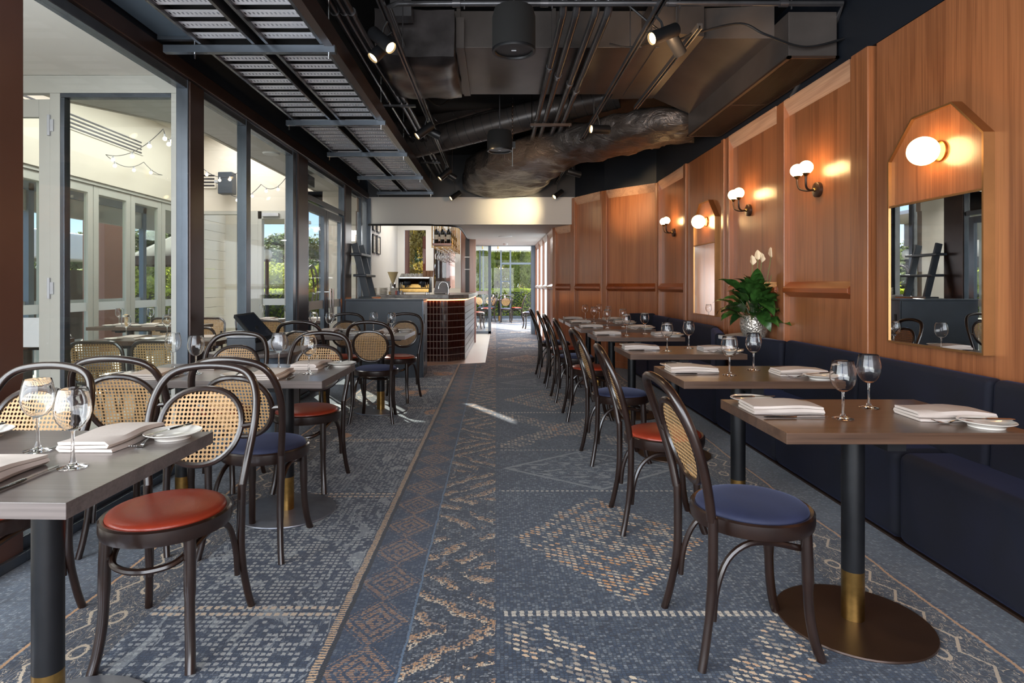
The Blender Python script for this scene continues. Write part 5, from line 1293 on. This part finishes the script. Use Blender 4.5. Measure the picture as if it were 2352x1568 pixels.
MB().box((-6.50, 4.4, 2.22), (-6.40, 16, 2.80)).build('fascia', M['frame_pale'], of, world=True)
kb = thing('outdoor_kiosk', 'dark outdoor kiosk with a white canopy left of the brown wall', 'kiosk', (-10.6, 13, -.03))
MB().box((-11.2, 12.0, -.03), (-9.6, 14.2, 1.55)).build('counter', M['brown_ext'], kb, world=True)
MB().box((-11.4, 11.7, 1.75), (-9.3, 14.4, 2.35)).build('canopy', M['white'], kb, world=True, bevel=.05)
for x in (-11.1, -9.7): MB().box((x-.05, 11.9, 1.5), (x+.05, 12.0, 1.8)).build('post', M['brown_ext'], kb, world=True)
pr = thing('market_umbrella', 'large brown canvas umbrella outside the folding doors', 'umbrella', (-7.75, 15.0, -.03))
n = 8; vs = [(0, 0, 2.55)]+[(1.2*math.cos(2*PI*(k+.5)/n), 1.2*math.sin(2*PI*(k+.5)/n), 1.90) for k in range(n)]+[(1.2*math.cos(2*PI*(k+.5)/n), 1.2*math.sin(2*PI*(k+.5)/n), 1.70) for k in range(n)]
MB().add(vs, [(0, 1+k, 1+(k+1) % n) for k in range(n)]+[(1+k, 9+k, 9+(k+1) % n, 1+(k+1) % n) for k in range(n)], False).build('canopy', M['umbrella'], pr)
MB().tube([(0, 0, 0), (0, 0, 2.6)], .03, 10).build('pole', M['brown_ext'], pr)
for k in range(n): MB().tube([(0, 0, 2.52), (1.17*math.cos(2*PI*(k+.5)/n), 1.17*math.sin(2*PI*(k+.5)/n), 1.88)], .012, 6).build('rib', M['brown_ext'], pr)
lp_ = thing('garden_lamp_post', 'dark garden lamp post with a clear globe, outside the terrace end door', 'lamp post', (-5.42, 14.4, -.03))
MB().lathe([(.10, 0), (.06, .05), (.045, .1), (.045, 1.78), (.08, 1.80), (.08, 1.84), (0, 1.84)], 16).build('post', M['black_metal'], lp_)
gp = G('clear_lamp_globe'); gp.set(Base_Color=S(235,235,225), Roughness=.15, Alpha=.55); MB().sphere((0, 0, 1.96), .125, 10).build('globe', gp.m, lp_); MB().sphere((0, 0, 1.96), .03, 6).build('bulb', M['white'], lp_)
sc_ = thing('ring_sculpture', 'dark curved metal ring sculpture outside the far glass door', 'sculpture', (-3.72, 12.0, -.03))
m = MB()
for dx in (-.04, .04): m.tube([(dx+.05, .38*math.cos(a), 1.2+.42*math.sin(a)) for a in [2*PI*k/28 for k in range(28)]], .020, 6, closed=True)
for k in range(14): a = 2*PI*k/14; m.tube([(.01, .38*math.cos(a), 1.2+.42*math.sin(a)), (.09, .38*math.cos(a+.2), 1.2+.42*math.sin(a+.2))], .008, 5)
m.build('ring', M['brown_ext'], sc_, bevel=0); MB().tube([(.05, 0, 0), (.05, 0, .80)], .03, 8).build('stand', M['brown_ext'], sc_)
def crown(seed, n, r, h, leaf, clusters=44):
    rr = random.Random(seed); m = MB(); cs = []
    for _ in range(clusters):
        a = rr.uniform(0, 2*PI); b = rr.uniform(-.55, 1); q = math.sqrt(max(.05, 1-b*b))*rr.uniform(.45, 1)
        cs.append((Vector((r*q*math.cos(a), r*q*math.sin(a), h*.5*b)), rr.uniform(.16, .36)*r))
    V = []; Fc = []
    for k in range(n):
        c, cr = cs[k % clusters]
        d = Vector((rr.gauss(0, 1), rr.gauss(0, 1), rr.gauss(0, .8))).normalized()*cr*rr.uniform(.7, 1.05)
        p = c+d; u = Vector((rr.uniform(-1, 1), rr.uniform(-1, 1), rr.uniform(-1, .4))).normalized(); w = u.cross(d).normalized() if u.cross(d).length > 1e-3 else Vector((1, 0, 0))
        s = leaf*rr.uniform(.6, 1.3); i = len(V); V += [p-u*s, p+w*s*.45, p+u*s, p-w*s*.45]; Fc.append((i, i+1, i+2, i+3))
    m.v = V; m.f = Fc; m.sm = [False]*len(Fc); return m
tm = {}
def tree(x, y, r, h, trunk, mat, label, var, seed=0):
    t = thing('tree', label, 'tree', (x, y, -.25), R.uniform(0, 6), 'trees in the garden')
    if var not in tm: tm[var] = crown(var*5+1, 24000, 1.0, 1.6, .040).build('crown', M[mat], t, flat=True); o = tm[var]
    else: o = tm[var].copy(); COL.objects.link(o); o.parent = t
    o.location = (0, 0, trunk+h*.45); o.scale = (r, r, h/1.6)
    m = MB(); m.tube(spline([(0, 0, 0), (.1, 0, trunk*.5), (0, .05, trunk), (.1, 0, trunk+h*.4)], 4), [.16*r**.5]*5+[.10*r**.5]*8, 8)
    for k in range(4): a = k*1.7; m.tube([(0, .02, trunk*.9), (r*.5*math.cos(a), r*.5*math.sin(a), trunk+h*.45)], .05, 6)
    m.build('trunk', M['bark'], t)
TS = [(-9.6, 17.9, 1.5, 2.4, .0, 'tree_b', 'bright yellow green bushy tree behind the hedge, seen through the folding doors', 0),
      (-14.5, 25, 3.2, 3.3, .3, 'tree_a', 'tall grey green tree left of the umbrella', 1), (-20, 26, 3.2, 3.2, .3, 'tree_a', 'grey green tree far left behind the brown wall', 1),
      (-11.2, 28, 2.6, 2.9, .3, 'tree_a', 'grey green tree right of the umbrella', 1), (-12.6, 20.5, 1.8, 1.9, .1, 'tree_b', 'yellow green shrub below the umbrella edge', 0),
      (-7.1, 20, 1.6, 2.1, .0, 'tree_b', 'leafy green tree behind the garden lamp post', 0), (-10.6, 33, 3.2, 3.7, .3, 'tree_a', 'hazy tree above the garden lamp post', 1),
      (-7.4, 33, 1.9, 5.0, .2, 'tree_a', 'tall dark tree seen through the far glass door', 1), (-5.0, 20, 1.5, 2.2, .0, 'tree_b', 'green tree behind the ring sculpture', 0),
      (-3.0, 27, 2.0, 5.0, .1, 'tree_c', 'olive tree seen through the bar windows', 2), (-1.0, 25.9, 1.0, 3.8, .1, 'tree_b', 'bright tree behind the hanging glasses', 0),
      (.6, 28, 1.6, 3.6, .0, 'tree_b', 'yellow green willow like tree outside the far room, left', 0), (3.4, 29, 1.5, 3.8, .0, 'tree_b', 'yellow green tree outside the far room, right', 0), (1.8, 34, 3.2, 7.5, .4, 'tree_c', 'tall golden olive tree behind the willow outside the far room', 2), (8.2, 35, 3.0, 8, .4, 'tree_c', 'tall golden olive tree at the right outside the far room', 2), (-4.2, 38, 2.8, 7, .4, 'tree_a', 'tall grey green tree beyond the bar windows', 1)]
for x, y, r, h, tr_, mt, lb, v in TS: tree(x, y, r, h, tr_, mt, lb, v)
def hedge(x0, x1, y0, y1, z1, label, n=14000):
    rr = random.Random(n+int(x0)); t = thing('hedge', label, 'hedge', ((x0+x1)/2, (y0+y1)/2, -.21)); m = MB(); V = []; Fc = []; sx, sy = (x1-x0)/2, (y1-y0)/2
    for k in range(n):
        q = rr.random()
        if q < .4: p = Vector((rr.uniform(-sx, sx), rr.uniform(-sy, sy), z1+.21+rr.uniform(-.06, .04)))
        elif q < .8: p = Vector((rr.uniform(-sx, sx), rr.choice((-sy, sy))+rr.uniform(-.05, .05), rr.uniform(0, z1+.21)))
        else: p = Vector((rr.choice((-sx, sx))+rr.uniform(-.05, .05), rr.uniform(-sy, sy), rr.uniform(0, z1+.21)))
        u = Vector((rr.uniform(-1, 1), rr.uniform(-1, 1), rr.uniform(-1, 1))).normalized(); w = u.orthogonal().normalized(); s = .05
        i = len(V); V += [p-u*s, p+w*s*.5, p+u*s, p-w*s*.5]; Fc.append((i, i+1, i+2, i+3))
    m.v = V; m.f = Fc; m.sm = [False]*len(Fc); m.build('leaves', M['hedge'], t, flat=True)
    MB().box((-sx+.06, -sy+.06, 0), (sx-.06, sy-.06, z1+.12)).build('core', P('hedge_core', (40,54,20), .9), t)
hedge(-13, -5.5, 16.3, 17.0, 1.05, 'clipped bright green hedge beyond the folding doors')
hedge(-1.6, 5, 24.0, 24.7, 1.02, 'clipped bright green hedge outside the far room'); hedge(-10.2, -9.5, 7.0, 11.4, 1.05, 'clipped bright hedge running away at the left of the garden')
